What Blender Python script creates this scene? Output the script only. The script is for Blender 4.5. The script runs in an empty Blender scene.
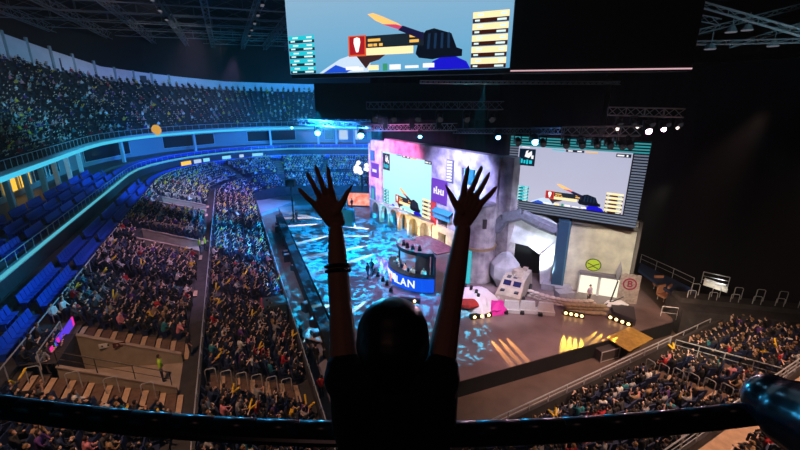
import bpy, math, random
import numpy as np
from mathutils import Vector, Matrix
R = math.radians
random.seed(7)
D = bpy.data
SC = bpy.context.scene
COL = SC.collection
# ------------------------------------------------------------------ camera, world, exposure
CAMZ, PITCH, F = 18.4, R(17.7), 400.0
cam = D.objects.new('camera', D.cameras.new('camera')); COL.objects.link(cam)
cam.location = (0, 0, CAMZ); cam.rotation_euler = (R(90) - PITCH, 0, 0)
cam.data.sensor_width = 36; cam.data.lens = 18; cam.data.clip_start = .05; cam.data.clip_end = 500
SC.camera = cam
w = D.worlds.new('world'); SC.world = w; w.use_nodes = True
w.node_tree.nodes['Background'].inputs[0].default_value = (.10, .28, .5, 1)
w.node_tree.nodes['Background'].inputs[1].default_value = .012
SC.view_settings.view_transform = 'Standard'; SC.view_settings.look = 'None'
SC.view_settings.exposure = 0.12; SC.view_settings.gamma = 1.0; SC.view_settings.use_curve_mapping = False
SC.cycles.max_bounces = 4; SC.cycles.diffuse_bounces = 2; SC.cycles.glossy_bounces = 2; SC.cycles.sample_clamp_indirect = 3

def S(r, g, b):
    f = lambda c: (c / 255 / 12.92) if c / 255 <= .04045 else ((c / 255 + .055) / 1.055) ** 2.4
    return (f(r), f(g), f(b))

GAIN = 5.0
HAZE = .0008      # thin stage haze through the whole arena
_vs = w.node_tree.nodes.new('ShaderNodeVolumeScatter'); _vs.inputs['Density'].default_value = HAZE; _vs.inputs['Anisotropy'].default_value = .35
w.node_tree.links.new(_vs.outputs[0], w.node_tree.nodes['World Output'].inputs['Volume'])
# light list: name, location, target, watts, colour, cone degrees, blend, gobo scale (0 = none), source radius
def spot(loc, tgt, W, color, ang=40, blend=.6, gobo=0, rad=.15, thr=.5, stretch=(1, 1, 1), width=.08):
    L = D.lights.new('spot_light', 'SPOT'); L.energy = W * GAIN; L.color = color; L.spot_size = R(ang); L.spot_blend = blend
    L.shadow_soft_size = rad
    o = D.objects.new('spot_light', L); COL.objects.link(o); o.location = loc
    o.rotation_euler = (Vector(tgt) - Vector(loc)).to_track_quat('-Z', 'Y').to_euler()
    if gobo:
        L.use_nodes = True; nt = L.node_tree; em = nt.nodes['Emission']
        tc = nt.nodes.new('ShaderNodeTexCoord'); mp = nt.nodes.new('ShaderNodeMapping'); mp.inputs['Scale'].default_value = stretch
        no = nt.nodes.new('ShaderNodeTexNoise'); no.inputs['Scale'].default_value = gobo; no.inputs['Detail'].default_value = 3
        no.inputs['Distortion'].default_value = 1.5
        cr = nt.nodes.new('ShaderNodeMapRange'); cr.inputs['From Min'].default_value = thr; cr.inputs['From Max'].default_value = thr + width
        cr.inputs['To Min'].default_value = .04; cr.inputs['To Max'].default_value = 1.0
        nt.links.new(tc.outputs['Normal'], mp.inputs[0]); nt.links.new(mp.outputs[0], no.inputs['Vector'])
        nt.links.new(no.outputs['Fac'], cr.inputs['Value']); nt.links.new(cr.outputs[0], em.inputs['Strength'])
    return o

CY, BL, WH, WARM, MAG, YEL = (.05, .55, 1), (.02, .16, 1), (1, .95, .9), (1, .62, .35), (1, .12, .6), (1, .6, .06)
# far stand and balcony washes
for x, y, z, tx, ty, tz, W_, c in [(-9.5, 60, 14.2, -45, 88, 6, 18000, BL), (-5, 60, 14.3, -18, 92, 4, 18000, BL), (-10, 58, 15, -30, 95, 12, 9000, CY),
                          (-14, 50, 17, -42, 62, 11, 8000, CY), (-9, 52, 15, -14, 95, 9, 20000, (.03, .3, 1)), (-10, 30, 16, -27, 22, 10, 2400, CY),
                          (-16, 40, 20, -42, 45, 13, 700, (.04, .6, .85)), (-16, 26, 20, -38, 20, 13, 400, (.08, .55, .75)), (-12, 60, 20, -40, 105, 14, 3500, CY)]:
    spot((x, y, z), (tx, ty, tz), W_, c, 62, .9, rad=.4)
# crowd light
spot((-13, 10, 25), (-12, 19, 2), 1900, (1, .55, .34), 66, .9, rad=.4)
spot((-16, 34, 24), (-20, 36, 2), 3000, (.9, .55, .95), 66, .9, rad=.4)
spot((-20, 52, 23), (-28, 60, 2), 6500, (.62, .42, 1), 62, .9, rad=.4)
spot((24, 12, 24), (19, 18, 2), 4200, (1, .58, .4), 66, .9, rad=.4)
spot((3, 3, 27), (4, 12, 2), 700, (1, .6, .42), 46, .9, rad=.4)
# stage floor
spot((-2, 42, 15.5), (-9, 47, 1), 34000, (.0, .36, 1), 84, .5, gobo=14, rad=.02, thr=.48)
spot((-6, 30, 17.5), (-4, 35, 1), 26000, (.0, .45, 1), 62, .5, gobo=16, rad=.02, thr=.52)
spot((-12, 60, 16), (-14, 64, 1), 10000, (.0, .3, 1), 80, .8, rad=.3)
spot((9, 23, 17), (9, 29, 1), 600, (1, .42, .55), 74, .9, rad=.3)
spot((1, 38, 17), (2, 36, 1), 1800, (.7, .3, 1), 60, .9, rad=.3)
spot((4, 20, 19), (3.4, 26.5, 1), 16000, (.02, .65, 1), 24, .3, gobo=26, rad=.02, thr=.56)
spot((16, 18, 18), (10, 22.5, 0), 1100, (1, .62, .45), 50, .9, rad=.3)
spot((11, 30.5, 17.8), (14, 34.5, 15), 160, (.1, .35, 1), 70, .9, rad=.2)
# set dressing
spot((-9, 36, 15.5), (-.5, 52, 10), 11000, (1, .2, .6), 42, .9, rad=.3)
spot((-2, 32, 17), (6.5, 42, 9), 9500, (.4, .42, 1), 50, .9, rad=.3)
spot((-13, 46, 15), (-3, 56, 9), 8000, (.15, .3, 1), 50, .9, rad=.3)
spot((12, 25, 16), (11.5, 36, 4), 2300, (.62, .66, 1), 50, .9, rad=.3)
spot((16.5, 24, 13.5), (18, 32.6, 4.5), 1500, (1, .9, .72), 42, .9, rad=.3)
spot((6, 22, 17), (8, 31, 2), 1900, (.85, .85, 1), 30, .9, rad=.2)
# added spots, bounce light for the roof, beams and concourse wall
spot((-24, 60, 20), (-25, 75, 30), 120, (.3, .6, .8), 150, .9, rad=1)
spot((-18, 30, 22), (-20, 35, 30), 50, (.6, .65, .8), 150, .9, rad=1)
spot((22, 22, 19), (26, 30, 24), 120, (.3, .7, .9), 100, .9, rad=1)
spot((-20, 22, 27), (-44, 34, 29), 420, (1, .85, .95), 60, .9, rad=.5)
spot((-24, 45, 27), (-56, 62, 29), 1100, (1, .85, .95), 60, .9, rad=.5)
spot((-26, 66, 26), (-60, 95, 24), 1500, (.85, .9, 1), 60, .9, rad=.5)
# added dim fill light behind the woman and colour on the near railing
spot((-1.5, -3, 21.5), (0, 1.2, 17.9), 5, (1, .5, .4), 40, .9, rad=.3)
spot((-11, 56, 15), (-.9, 1.4, 17.1), 9000, (.04, .5, 1), 8, .6, rad=.5)
spot((15, 30, 16.2), (1.0, 1.4, 17.0), 1800, (1, .6, .8), 10, .6, rad=.3)
spot((-20, 34, 17.5), (-1.4, 1.4, 17.0), 1500, (.05, .5, 1), 9, .6, rad=.3)

# ------------------------------------------------------------------ helpers
def ray(x, y):
    v = y - 225
    c, s = math.cos(PITCH), math.sin(PITCH)
    return Vector((x - 400, F * c - v * s, -(F * s + v * c)))
def atY(x, y, Y):
    d = ray(x, y); return Vector((0, 0, CAMZ)) + d * (Y / d.y)
def atz(x, y, z):
    d = ray(x, y); return Vector((0, 0, CAMZ)) + d * ((z - CAMZ) / d.z)
def proj(p):
    c, s = math.cos(PITCH), math.sin(PITCH)
    dz = p[2] - CAMZ; dep = p[1] * c - dz * s; up = p[1] * s + dz * c
    if dep < .1: return None
    return (400 + F * p[0] / dep, 225 - F * up / dep)

MC = {}
def mat(name, col=(.5, .5, .5), rough=.6, metal=0, noise=0, scale=3, col2=None, emit=0, bump=0, spec=.5):
    if name in MC: return MC[name]
    m = D.materials.new(name); m.use_nodes = True; nt = m.node_tree; b = nt.nodes['Principled BSDF']
    b.inputs['Base Color'].default_value = (*col, 1); b.inputs['Roughness'].default_value = rough; b.inputs['Metallic'].default_value = metal
    b.inputs['Specular IOR Level'].default_value = spec
    if emit:
        b.inputs['Emission Color'].default_value = (*col, 1); b.inputs['Emission Strength'].default_value = emit
        b.inputs['Base Color'].default_value = (.01, .01, .01, 1)
    if noise or col2 or bump:
        tc = nt.nodes.new('ShaderNodeTexCoord'); no = nt.nodes.new('ShaderNodeTexNoise'); no.inputs['Scale'].default_value = scale
        no.inputs['Detail'].default_value = 5
        nt.links.new(tc.outputs['Object'], no.inputs['Vector'])
        if noise or col2:
            c2 = col2 or tuple(max(0, c * (1 - noise)) for c in col)
            r_ = nt.nodes.new('ShaderNodeValToRGB'); r_.color_ramp.elements[0].position = .35; r_.color_ramp.elements[1].position = .65
            r_.color_ramp.elements[0].color = (*c2, 1); r_.color_ramp.elements[1].color = (*col, 1)
            nt.links.new(no.outputs['Fac'], r_.inputs[0])
            nt.links.new(r_.outputs[0], b.inputs['Emission Color' if emit else 'Base Color'])
        if bump:
            bp = nt.nodes.new('ShaderNodeBump'); bp.inputs['Strength'].default_value = bump; bp.inputs['Distance'].default_value = .05
            nt.links.new(no.outputs['Fac'], bp.inputs['Height']); nt.links.new(bp.outputs[0], b.inputs['Normal'])
    MC[name] = m; return m
def em(name, col, st=1.0): return mat(name, col, emit=st, rough=1, spec=0)

class MB:
    def __init__(s): s.v = []; s.f = []; s.mi = []; s.m = 0; s.smooth = False
    def add(s, vs, fs):
        n = len(s.v); s.v += [tuple(p) for p in vs]; s.f += [tuple(i + n for i in f) for f in fs]; s.mi += [s.m] * len(fs); return s
    def box(s, c, d, rz=0, M=None, top=(1, 1)):
        x, y, z = d[0] / 2, d[1] / 2, d[2] / 2; vs = []
        for k, (a, b) in ((-1, (1, 1)), (1, top)):
            vs += [Vector((-x * a, -y * b, k * z)), Vector((x * a, -y * b, k * z)), Vector((x * a, y * b, k * z)), Vector((-x * a, y * b, k * z))]
        Q = M if M is not None else Matrix.Rotation(rz, 4, 'Z')
        vs = [Vector(c) + Q.to_3x3() @ v for v in vs]
        return s.add(vs, [(0, 3, 2, 1), (4, 5, 6, 7), (0, 1, 5, 4), (1, 2, 6, 5), (2, 3, 7, 6), (3, 0, 4, 7)])
    def tube(s, p, q, r, n=6, r2=None):
        p, q = Vector(p), Vector(q); r2 = r if r2 is None else r2
        d = (q - p)
        if d.length < 1e-6: return s
        d.normalize(); a = d.orthogonal().normalized(); b = d.cross(a); vs = []
        for c, rr in ((p, r), (q, r2)):
            vs += [c + (a * math.cos(2 * math.pi * i / n) + b * math.sin(2 * math.pi * i / n)) * rr for i in range(n)]
        fs = [(i, (i + 1) % n, n + (i + 1) % n, n + i) for i in range(n)] + [tuple(range(n))[::-1], tuple(range(n, 2 * n))]
        return s.add(vs, fs)
    def path(s, pts, r, n=6):
        for a, b in zip(pts, pts[1:]): s.tube(a, b, r, n)
        return s
    def sphere(s, c, r, nu=8, nv=5, sc=(1, 1, 1), jit=0):
        c = Vector(c); vs = [c + Vector((0, 0, -r * sc[2]))]
        for j in range(1, nv):
            t = -math.pi / 2 + math.pi * j / nv
            for i in range(nu):
                a = 2 * math.pi * i / nu; q = 1 + jit * (random.random() - .5)
                vs.append(c + Vector((math.cos(a) * math.cos(t) * r * sc[0] * q, math.sin(a) * math.cos(t) * r * sc[1] * q, math.sin(t) * r * sc[2] * q)))
        vs.append(c + Vector((0, 0, r * sc[2]))); fs = []
        for i in range(nu):
            fs.append((0, 1 + (i + 1) % nu, 1 + i))
            for j in range(nv - 2):
                a = 1 + j * nu; fs.append((a + i, a + (i + 1) % nu, a + nu + (i + 1) % nu, a + nu + i))
            a = 1 + (nv - 2) * nu; fs.append((a + i, a + (i + 1) % nu, len(vs) - 1))
        return s.add(vs, fs)
    def prism(s, poly, vec):      # poly: 3D points, extruded by vec
        n = len(poly); vec = Vector(vec); vs = [Vector(p) for p in poly] + [Vector(p) + vec for p in poly]
        return s.add(vs, [tuple(range(n))[::-1], tuple(range(n, 2 * n))] + [(i, (i + 1) % n, n + (i + 1) % n, n + i) for i in range(n)])
    def build(s, name, mats, parent=None, local=False):
        if not isinstance(mats, (list, tuple)): mats = [mats]
        org = Vector((0, 0, 0))
        if parent is None and not local and s.v:
            a = np.array(s.v); lo, hi = a.min(0), a.max(0); org = Vector(((lo[0] + hi[0]) / 2, (lo[1] + hi[1]) / 2, lo[2]))
        me = D.meshes.new(name); me.from_pydata([tuple(Vector(p) - org) for p in s.v] if org.length else s.v, [], s.f)
        for m in mats: me.materials.append(m)
        me.polygons.foreach_set('material_index', s.mi)
        if s.smooth: me.polygons.foreach_set('use_smooth', [True] * len(s.f))
        me.update(); o = D.objects.new(name, me); COL.objects.link(o); o.location = org
        if parent is not None:
            o.parent = parent
            if not local: o.matrix_parent_inverse = (Matrix.Translation(parent.location) @ parent.rotation_euler.to_matrix().to_4x4()).inverted()
        return o
def tag(o, label=None, cat=None, group=None, kind=None):
    if label: o['label'] = label
    if cat: o['category'] = cat
    if group: o['group'] = group
    if kind: o['kind'] = kind
    return o
ORD = 'first second third fourth fifth sixth seventh eighth ninth tenth eleventh twelfth thirteenth fourteenth fifteenth sixteenth seventeenth eighteenth nineteenth twentieth'.split()
def st(o): o['kind'] = 'structure'; return o
def thing(name, loc, label, cat, rz=0, group=None):
    o = D.objects.new(name, None); COL.objects.link(o); o.location = loc; o.rotation_euler = (0, 0, rz); o.empty_display_size = .3
    return tag(o, label, cat, group)
def copy_tree(o, parent=None):
    c = o.copy(); COL.objects.link(c); c.parent = parent
    for ch in list(o.children): copy_tree(ch, c)
    return c

# ------------------------------------------------------------------ materials
M_conc = mat('concrete', (.055, .05, .055), .85, noise=.4, scale=1.5)
M_pale = mat('pale_concrete', (.42, .33, .27), .8, noise=.25, scale=1.2)
M_fascia = mat('painted_fascia', (.38, .42, .45), .6, noise=.15)
M_dark = mat('dark_fascia', (.045, .05, .065), .6, noise=.3)
M_black = mat('black_cloth', (.008, .009, .012), .9, noise=.4, scale=2)
M_metal = mat('brushed_steel', (.6, .62, .66), .4, .35)
M_blackmetal = mat('black_metal', (.02, .02, .022), .4, .5)
M_truss = mat('aluminium_truss', (.62, .6, .6), .4, .3)
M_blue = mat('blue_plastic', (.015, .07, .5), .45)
M_white = mat('white_paint', (.7, .7, .72), .5, noise=.1)
M_wood = mat('wooden_boards', (.38, .24, .17), .6, noise=.5, scale=4)

# ------------------------------------------------------------------ bowl geometry
O = Vector((-2.2, 13.1)); D1 = Vector((-.387, .922)); N1 = Vector((-.922, -.387)); D2 = Vector((.882, .471)); N2 = Vector((.471, -.882))
CC = Vector((-20, 71)); SL = 60.3
A1 = math.atan2(N1.y, N1.x) % (2 * math.pi)
A2 = math.atan2(N2.y, N2.x) % (2 * math.pi)
def fr(seg, t):     # front point and outward normal
    if seg == 'L': return O + D1 * t, N1
    if seg == 'R': return O + D2 * t, N2
    if seg == 'K':
        a = A1 + (A2 - A1) * t; return O, Vector((math.cos(a), math.sin(a)))
    if seg == 'C':
        a = A1 + (math.pi / 2 - A1) * t; n = Vector((math.cos(a), math.sin(a))); return CC + n * 6, n
    if seg == 'F': return Vector((-20 + t, 77)), Vector((0, 1))
def BP(seg, t, w_, z=0):
    p, n = fr(seg, t); q = p + n * w_
    if seg == 'L': q = q + D1 * ((w_ - 8.5) * .3 * min(1, max(0, t / 4)) * min(1, max(0, (50 - t) / 25)))
    return Vector((q.x, q.y, z))
def samples(seg, a, b, step):
    n = max(1, int(abs(b - a) / step + .5)); return [(seg, a + (b - a) * i / n) for i in range(n + 1)]
FAR = samples('L', 0, SL, 3) + samples('C', 0, 1, .1)[1:] + samples('F', 0, 34, 4)[1:]
def strip(mb, stations, prof):   # prof: list of (w,z) or callable(station)->list
    g = prof if callable(prof) else (lambda s_: prof)
    rows = [[BP(s_[0], s_[1], a, z) for a, z in g(s_)] for s_ in stations]
    k = len(rows[0]); vs = [p for r_ in rows for p in r_]; fs = []
    for i in range(len(rows) - 1):
        for j in range(k - 1): fs.append((i * k + j, i * k + j + 1, (i + 1) * k + j + 1, (i + 1) * k + j))
    mb.add(vs, fs)
def closed(mb, stations, prof):  # closed profile
    strip(mb, stations, prof + [prof[0]])
    for e in (stations[0], stations[-1]):
        mb.add([BP(e[0], e[1], a, z) for a, z in prof], [tuple(range(len(prof)))])
LOW = [(.35 + .82 * i, 1.0 + .21 * i) for i in range(7)]          # row inner edge w, tread z
UP = [(7.3 + .82 * i, 2.95 + .235 * i) for i in range(9)]
def steps(rows, z0, wend):
    p = [(rows[0][0], z0)]
    for i, (a, z) in enumerate(rows):
        p.append((a, z)); p.append(((rows[i + 1][0] if i + 1 < len(rows) else wend), z))
    return p
# arena floor and outer ground
mb = MB(); mb.add([(-90, -30, 0), (90, -30, 0), (90, 140, 0), (-90, 140, 0)], [(0, 1, 2, 3)])
M_floor = mat('arena_floor', (.15, .11, .09), .45, noise=.3, scale=.8)
st(mb.build('floor', M_floor))
mb = MB(); allst = samples('R', 34, 0, 3) + samples('K', 1, 0, .1)[1:] + FAR[1:]
strip(mb, allst, [(0, 0), (0, 1.9), (.18, 1.9), (.18, 1.0)] + steps(LOW, 1.0, 6.1)[1:])
strip(mb, allst, [(6.1, 2.26), (6.1, 3.3), (6.25, 3.3), (6.25, 2.75), (7.3, 2.75)])
st(mb.build('trim_lower_terrace', M_conc))
VOM = [9.0, 31.0, 47.5]; VW = 3.0
mb = MB(); prev = 0
upst = steps(UP, 2.75, 14.6)
for v0 in VOM + [SL]:
    s0 = samples('L', prev, v0, 3)
    if v0 == SL: s0 = s0 + FAR[len(samples('L', 0, SL, 3)):]
    strip(mb, s0, upst); prev = v0 + VW
for v0 in VOM: strip(mb, samples('L', v0, v0 + VW, 2), [(12.7, 2.7), (12.7, 5.2), (14.6, 5.2)])
strip(mb, samples('R', 34, 0, 3) + samples('K', 1, 0, .1)[1:], upst)
st(mb.build('trim_upper_terrace', M_conc))
mb = MB(); strip(mb, allst, [(14.6, 4.83), (14.6, 4.95), (16.0, 4.95), (16.0, 5.25), (17.2, 5.25), (17.2, 5.55), (20, 5.55), (20, 7.0)])
st(mb.build('trim_rear_walkway', M_conc))
mb = MB(); closed(mb, samples('R', 34, 0, 3), [(6.3, 2.76), (6.3, 2.79), (7.28, 2.79), (7.28, 2.76)]); tag(mb.build('walkway', mat('orange_beige_floor', (.6, .4, .26), .8, noise=.25, scale=2)), 'pale walkway crossing the right stand between its two blocks', 'walkway')
mb = MB(); closed(mb, samples('R', 34, 21.5, 3), [(7.3, 2.8), (7.3, 2.92), (7.36, 2.92), (7.36, 2.8)]); tag(mb.build('edge_strip', em('edge_yellow', (.8, .5, .08), .35)), 'yellow edge strip along the right stand walkway', 'light')
# vomitories: pit walls, curbs, stairs, rails
M_walls = mat('vomitory_wall', (.36, .31, .24), .8, noise=.2, scale=2)
M_step = mat('pale_step', (.62, .42, .28), .8, noise=.2, scale=5)
M_tread = mat('brown_tread', (.17, .10, .07), .85, noise=.3, scale=4)
M_riser = mat('step_riser', (.12, .07, .05), .9)
def ztop(w_): return 2.95 + .235 * max(0, (w_ - 7.3) / .82)
for k, v0 in enumerate(VOM):
    for s_, sg in ((v0, -1), (v0 + VW, 1)):
        mb = MB(); a, b = BP('L', s_, 7.3), BP('L', s_, 12.7); d = Vector((*D1, 0)) * (.16 * sg)
        mb.prism([(a.x, a.y, 2.7), (b.x, b.y, 2.7), (b.x, b.y, ztop(12.7) + .55), (a.x, a.y, 3.3)], d)
        mb.m = 1; a2, b2 = a - d * .3, b - d * .3
        mb.prism([(a2.x, a2.y, 3.3), (b2.x, b2.y, ztop(12.7) + .55), (b2.x, b2.y, ztop(12.7) + .63), (a2.x, a2.y, 3.38)], d * 1.6)
        st(mb.build('wall_vomitory', [M_walls, M_pale]))
    mb = MB(); a, b, c, d_ = BP('L', v0, 6.25, 2.72), BP('L', v0 + VW, 6.25, 2.72), BP('L', v0 + VW, 12.7, 2.72), BP('L', v0, 12.7, 2.72)
    mb.add([a, b, c, d_], [(0, 1, 2, 3)]); st(mb.build('floor_vomitory', M_pale))
def stairs(seg, t0, t1, rows, wend, z0, name='aisle_stairs', label='', first=0):
    mb = MB(); tm = (t0 + t1) / 2
    half = []
    for i, (a, z) in enumerate(rows):
        zp = rows[i - 1][1] if i else z0
        half += [(a, (z + zp) / 2, a - .26)]; half += [(a, z, a + .0)]
    for i, (a, z) in enumerate(rows):
        zp = rows[i - 1][1] if i else z0; nx = rows[i + 1][0] if i + 1 < len(rows) else wend
        for (w0, w1, zz, zb) in ((a - .3, a, (z + zp) / 2, zp - .02), (a, nx - .3, z + .015, z - .15)):
            P = [BP(seg, t0, w0), BP(seg, t1, w0), BP(seg, t1, w1), BP(seg, t0, w1)]
            vs = [(p.x, p.y, zb) for p in P] + [(p.x, p.y, zz) for p in P]
            mb.m = 0 if w1 == a else 2; mb.add(vs, [(4, 5, 6, 7)])
            mb.m = 1; mb.add(vs, [(0, 1, 5, 4), (1, 2, 6, 5), (3, 0, 4, 7)])
    return tag(mb.build(name, [M_step, M_riser, M_tread]), label, 'stairs')
AIS = [(7.0, 8.8), (12.2, 14.1), (29.5, 30.8), (34.2, 35.5), (46, 47.3), (50.7, 52), (21.2, 22.3), (40, 41)]
LAIS = [(9.6, 11.2)] + [AIS[i] for i in (2, 4, 6, 7)]
nm = ['pale aisle steps on the near side of the nearest vomitory', 'pale aisle steps along the far side of the nearest vomitory', 'aisle steps just before the second vomitory of the left stand',
      'aisle steps just beyond the second vomitory of the left stand', 'aisle steps just before the farthest vomitory of the left stand', 'aisle steps just beyond the farthest vomitory of the left stand',
      'aisle steps midway between the nearest and second vomitory', 'aisle steps between the second and farthest vomitory']
for i, (a, b) in enumerate(AIS):
    stairs('L', a, b, UP, 14.6, 2.75, label=nm[i] + ', upper block')
    if i in (0, 2, 4, 6, 7): stairs('L', *LAIS[(0, 2, 4, 6, 7).index(i)], LOW[1:], 6.1, 1.0, label='orange-lit lower flight continuing the ' + nm[i])
CA = [(.47, .53), (.78, .83)]
for k, (a, b) in enumerate(CA): stairs('C', a, b, LOW[1:] + UP, 14.6, 1.0, label=['pinkish aisle steps in the far left corner of the lower stands, nearer pair', 'pinkish aisle steps where the far left corner meets the far stand'][k])
FARA = [(3, 4.2), (14.5, 15.8)]
for k, (a, b) in enumerate(FARA):
    l_ = ['pinkish aisle steps in the far stand, nearer its left corner', 'pinkish aisle steps in the far stand behind the raised left hand'][k]
    stairs('F', a, b, LOW[1:] + UP, 14.6, 1.0, label=l_)
RA = [(20, 21.4), (3.5, 4.6)]
stairs('R', 24.1, 25.3, LOW[1:], 6.1, 1.0, label='orange-lit aisle steps at the right end of the right stand')
for k, (a, b) in enumerate(RA):
    l_ = ['orange-lit aisle steps', 'dim aisle steps'][k]; p_ = ['in the middle of the right stand', 'near the corner of the right stand beside the woman'][k]
    stairs('R', a, b, LOW[1:], 6.1, 1.0, label=f'{l_} {p_}, lower flight')
    stairs('R', a, b, UP, 14.6, 2.75, label=f'{l_} {p_}, upper flight')

# rails: posts are parts
def rail(pts, h, label, name='guard_rail', r=.03, bars=(1.0, .5), every=1.6, m=None, group=None, glass=False):
    m = m or M_metal
    t = thing(name, pts[0], label, 'railing', 0, group)
    mb = MB()
    for b in bars: mb.path([Vector(p) + Vector((0, 0, h * b)) for p in pts], r if b == 1 else r * .6, 5)
    mb.build('handrail', m, t)
    first = None; n = 0
    for a, b in zip(pts, pts[1:]):
        a, b = Vector(a), Vector(b); L = (b - a).length; k = max(1, int(L / every + .5))
        for i in range(k + (1 if b == Vector(pts[-1]) else 0)):
            if n > 96: break
            p = a + (b - a) * (i / k)
            if first is None:
                mb = MB(); mb.tube((0, 0, 0), (0, 0, h), r * .8, 5); first = mb.build('post', m, t, local=True); first.location = p - t.location
            else:
                c = first.copy(); COL.objects.link(c); c.parent = t; c.location = p - t.location
            n += 1
    return t
rail([BP('L', s_, 14.5, 4.95) for s_ in range(0, 61, 4)] + [BP('C', k / 6, 14.5, 4.95) for k in range(1, 7)] + [BP('F', k, 14.5, 4.95) for k in (8, 16)], 1.0,
     'long steel rail behind the top row of the left lower stand', r=.04, bars=(1,), every=2.2)
rail([BP('L', s_, 6.18, 3.3) for s_ in range(-0, 61, 4)], .45, 'long steel rail on the wall dividing the left stand lengthwise', r=.035, bars=(1,), every=2)
rail([BP('R', s_, .1, 1.9) for s_ in range(0, 25, 3)], .55, 'long steel rail along the front wall of the right stand', r=.04, bars=(1, .5), every=1.5)
rail([BP('L', s_, .1, 1.9) for s_ in range(0, 45, 4)], .4, 'thin rail along the front wall of the left stand', r=.03, bars=(1,), every=2)
rail([BP('R', s_, 6.18, 3.2) for s_ in (-.5, 4, 8, 12, 16, 19.6)], .95, 'steel rail before the right stand walkway, from corner to aisle', r=.035, bars=(1, .65, .33), every=1.2)
rail([BP('R', s_, 6.18, 3.2) for s_ in (21.8, 25, 28, 31)], .95, 'bright steel rail before the right stand walkway, beyond the aisle', r=.04, bars=(1, .65, .33), every=1.2)
rail([BP('R', s_, 7.35, 2.95) for s_ in (21.8, 25, 28, 31, 33)], .95, 'bright steel rail on the rear side of the right stand walkway', r=.04, bars=(1, .6), every=1.2)
v0 = VOM[0]
rail([BP('L', v0 - .1, 7.5, 3.4), BP('L', v0 - .1, 12.6, 5.1)], .9, 'dark rail over the near wall of the nearest vomitory', r=.03, m=M_blackmetal, every=1.7)
rail([BP('L', v0 - .1, 13.4, 4.95), BP('L', v0 + VW + .2, 13.4, 4.95)], 1.0, 'steel rail across the outer end of the nearest vomitory', r=.035, every=1.5)
# hoop rails in aisles
def hoop(p, rz, label, group):
    t = MB(); pts = [(-.28, 0, 0), (-.28, 0, .95), (-.2, 0, 1.03), (.2, 0, 1.03), (.28, 0, .95), (.28, 0, 0)]
    t.path(pts, .03, 5); return t
hp = hoop(0, 0, 0, 0).build('hoop_rail', M_metal, None, local=True); first = True
def put_hoop(p, ang, label, group):
    global first
    o = hp if first else hp.copy()
    if not first: COL.objects.link(o)
    first = False; o.location = p; o.rotation_euler = (0, 0, ang); tag(o, label, 'railing', group)
aR = math.atan2(N2.y, N2.x); aL = math.atan2(N1.y, N1.x)
for i in range(0, 7): put_hoop(BP('R', 20.7, LOW[i][0] + .4, LOW[i][1]), aR, f'steel hoop handrail in the middle aisle of the right stand, {ORD[i]} from the floor', 'hoop rails of the right middle aisle')
for i in range(1, 9): put_hoop(BP('R', 20.7, UP[i][0] + .4, UP[i][1]), aR, f'steel hoop handrail in the upper flight of the right middle aisle, {ORD[i]} going up', 'hoop rails of the right upper aisle')
for i in range(1, 7): put_hoop(BP('L', 10.4, LOW[i][0] + .4, LOW[i][1]), aL, f'steel hoop handrail in the lower aisle below the nearest vomitory, {ORD[i]} from the floor', 'hoop rails of the left lower aisle')
for i in range(1, 9, 2): put_hoop(BP('L', 8.2, UP[i][0] + .4, UP[i][1]), aL, f'steel hoop handrail in the aisle beside the nearest vomitory, {ORD[i]} step up', 'hoop rails of the left upper aisle')
for k in range(9):
    for q in range(2):
        p = Vector((24.0 + k * 1.5 + q * .6, 29.6 - k * .35 + q * .5, 2.3 + q * .35)); put_hoop(p, R(-15), f'steel hoop rail before the dark curtain, {["front", "rear"][q]} of the {ORD[k]} pair from the left', 'hoop rails before the curtain')
mb = MB(); mb.prism([(22.5, 28.2, 0), (40, 24.2, 0), (40, 26.5, 0), (23, 31, 0)], (0, 0, 2.25)); mb.prism([(23.2, 29.6, 2.25), (40, 25.4, 2.25), (40, 26.5, 2.25), (23.3, 30.9, 2.25)], (0, 0, .4))
st(mb.build('trim_end_terrace', M_conc))
# signs on vomitory wall, LED ribbon
P0 = BP('L', VOM[0] + VW - .03, 11.3, 4.25); Dn = Vector((*D1, 0)); Nn = Vector((*N1, 0))
for k, (w_, c, l_) in enumerate(((11.3, M_white, 'small white sign with round pictograms on the nearest vomitory wall'), (10.55, mat('sign_maroon', (.08, .015, .015)), 'small dark red sign on the nearest vomitory wall'))):
    mb = MB(); p = BP('L', VOM[0] + VW - .02, w_, 4.15); a = Nn * .32
    mb.prism([p - a, p + a, p + a + Vector((0, 0, .3)), p - a + Vector((0, 0, .3))], -Dn * .03)
    mb.m = 1
    for q in ((-.15, .15) if k == 0 else (-.1, .1)): mb.sphere(p + Nn * q + Vector((0, 0, .15)) - Dn * .035, .07, 8, 4, (1, .3, 1))
    tag(mb.build('wall_sign', [c, M_blackmetal if k == 0 else M_walls]), l_, 'sign')
mb = MB(); a, b = BP('L', 10, 13.3, 4.95), BP('L', 13.6, 13.3, 4.95)
cols = [em('led_violet', (.12, .05, .8), .9), em('led_magenta', (.9, .03, .35), .9), em('led_green', (.03, .5, .2), .7)]
for i in range(12):
    mb.m = 1 if i in (0, 11, 3) else (2 if i == 1 else 0); p = a + (b - a) * (i / 12); q = a + (b - a) * ((i + .96) / 12)
    mb.prism([p, q, q + Vector((0, 0, .55)), p + Vector((0, 0, .55))], -Nn * .06)
tag(mb.build('led_ribbon', cols), 'short violet and magenta LED ribbon behind the nearest vomitory', 'screen')

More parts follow.
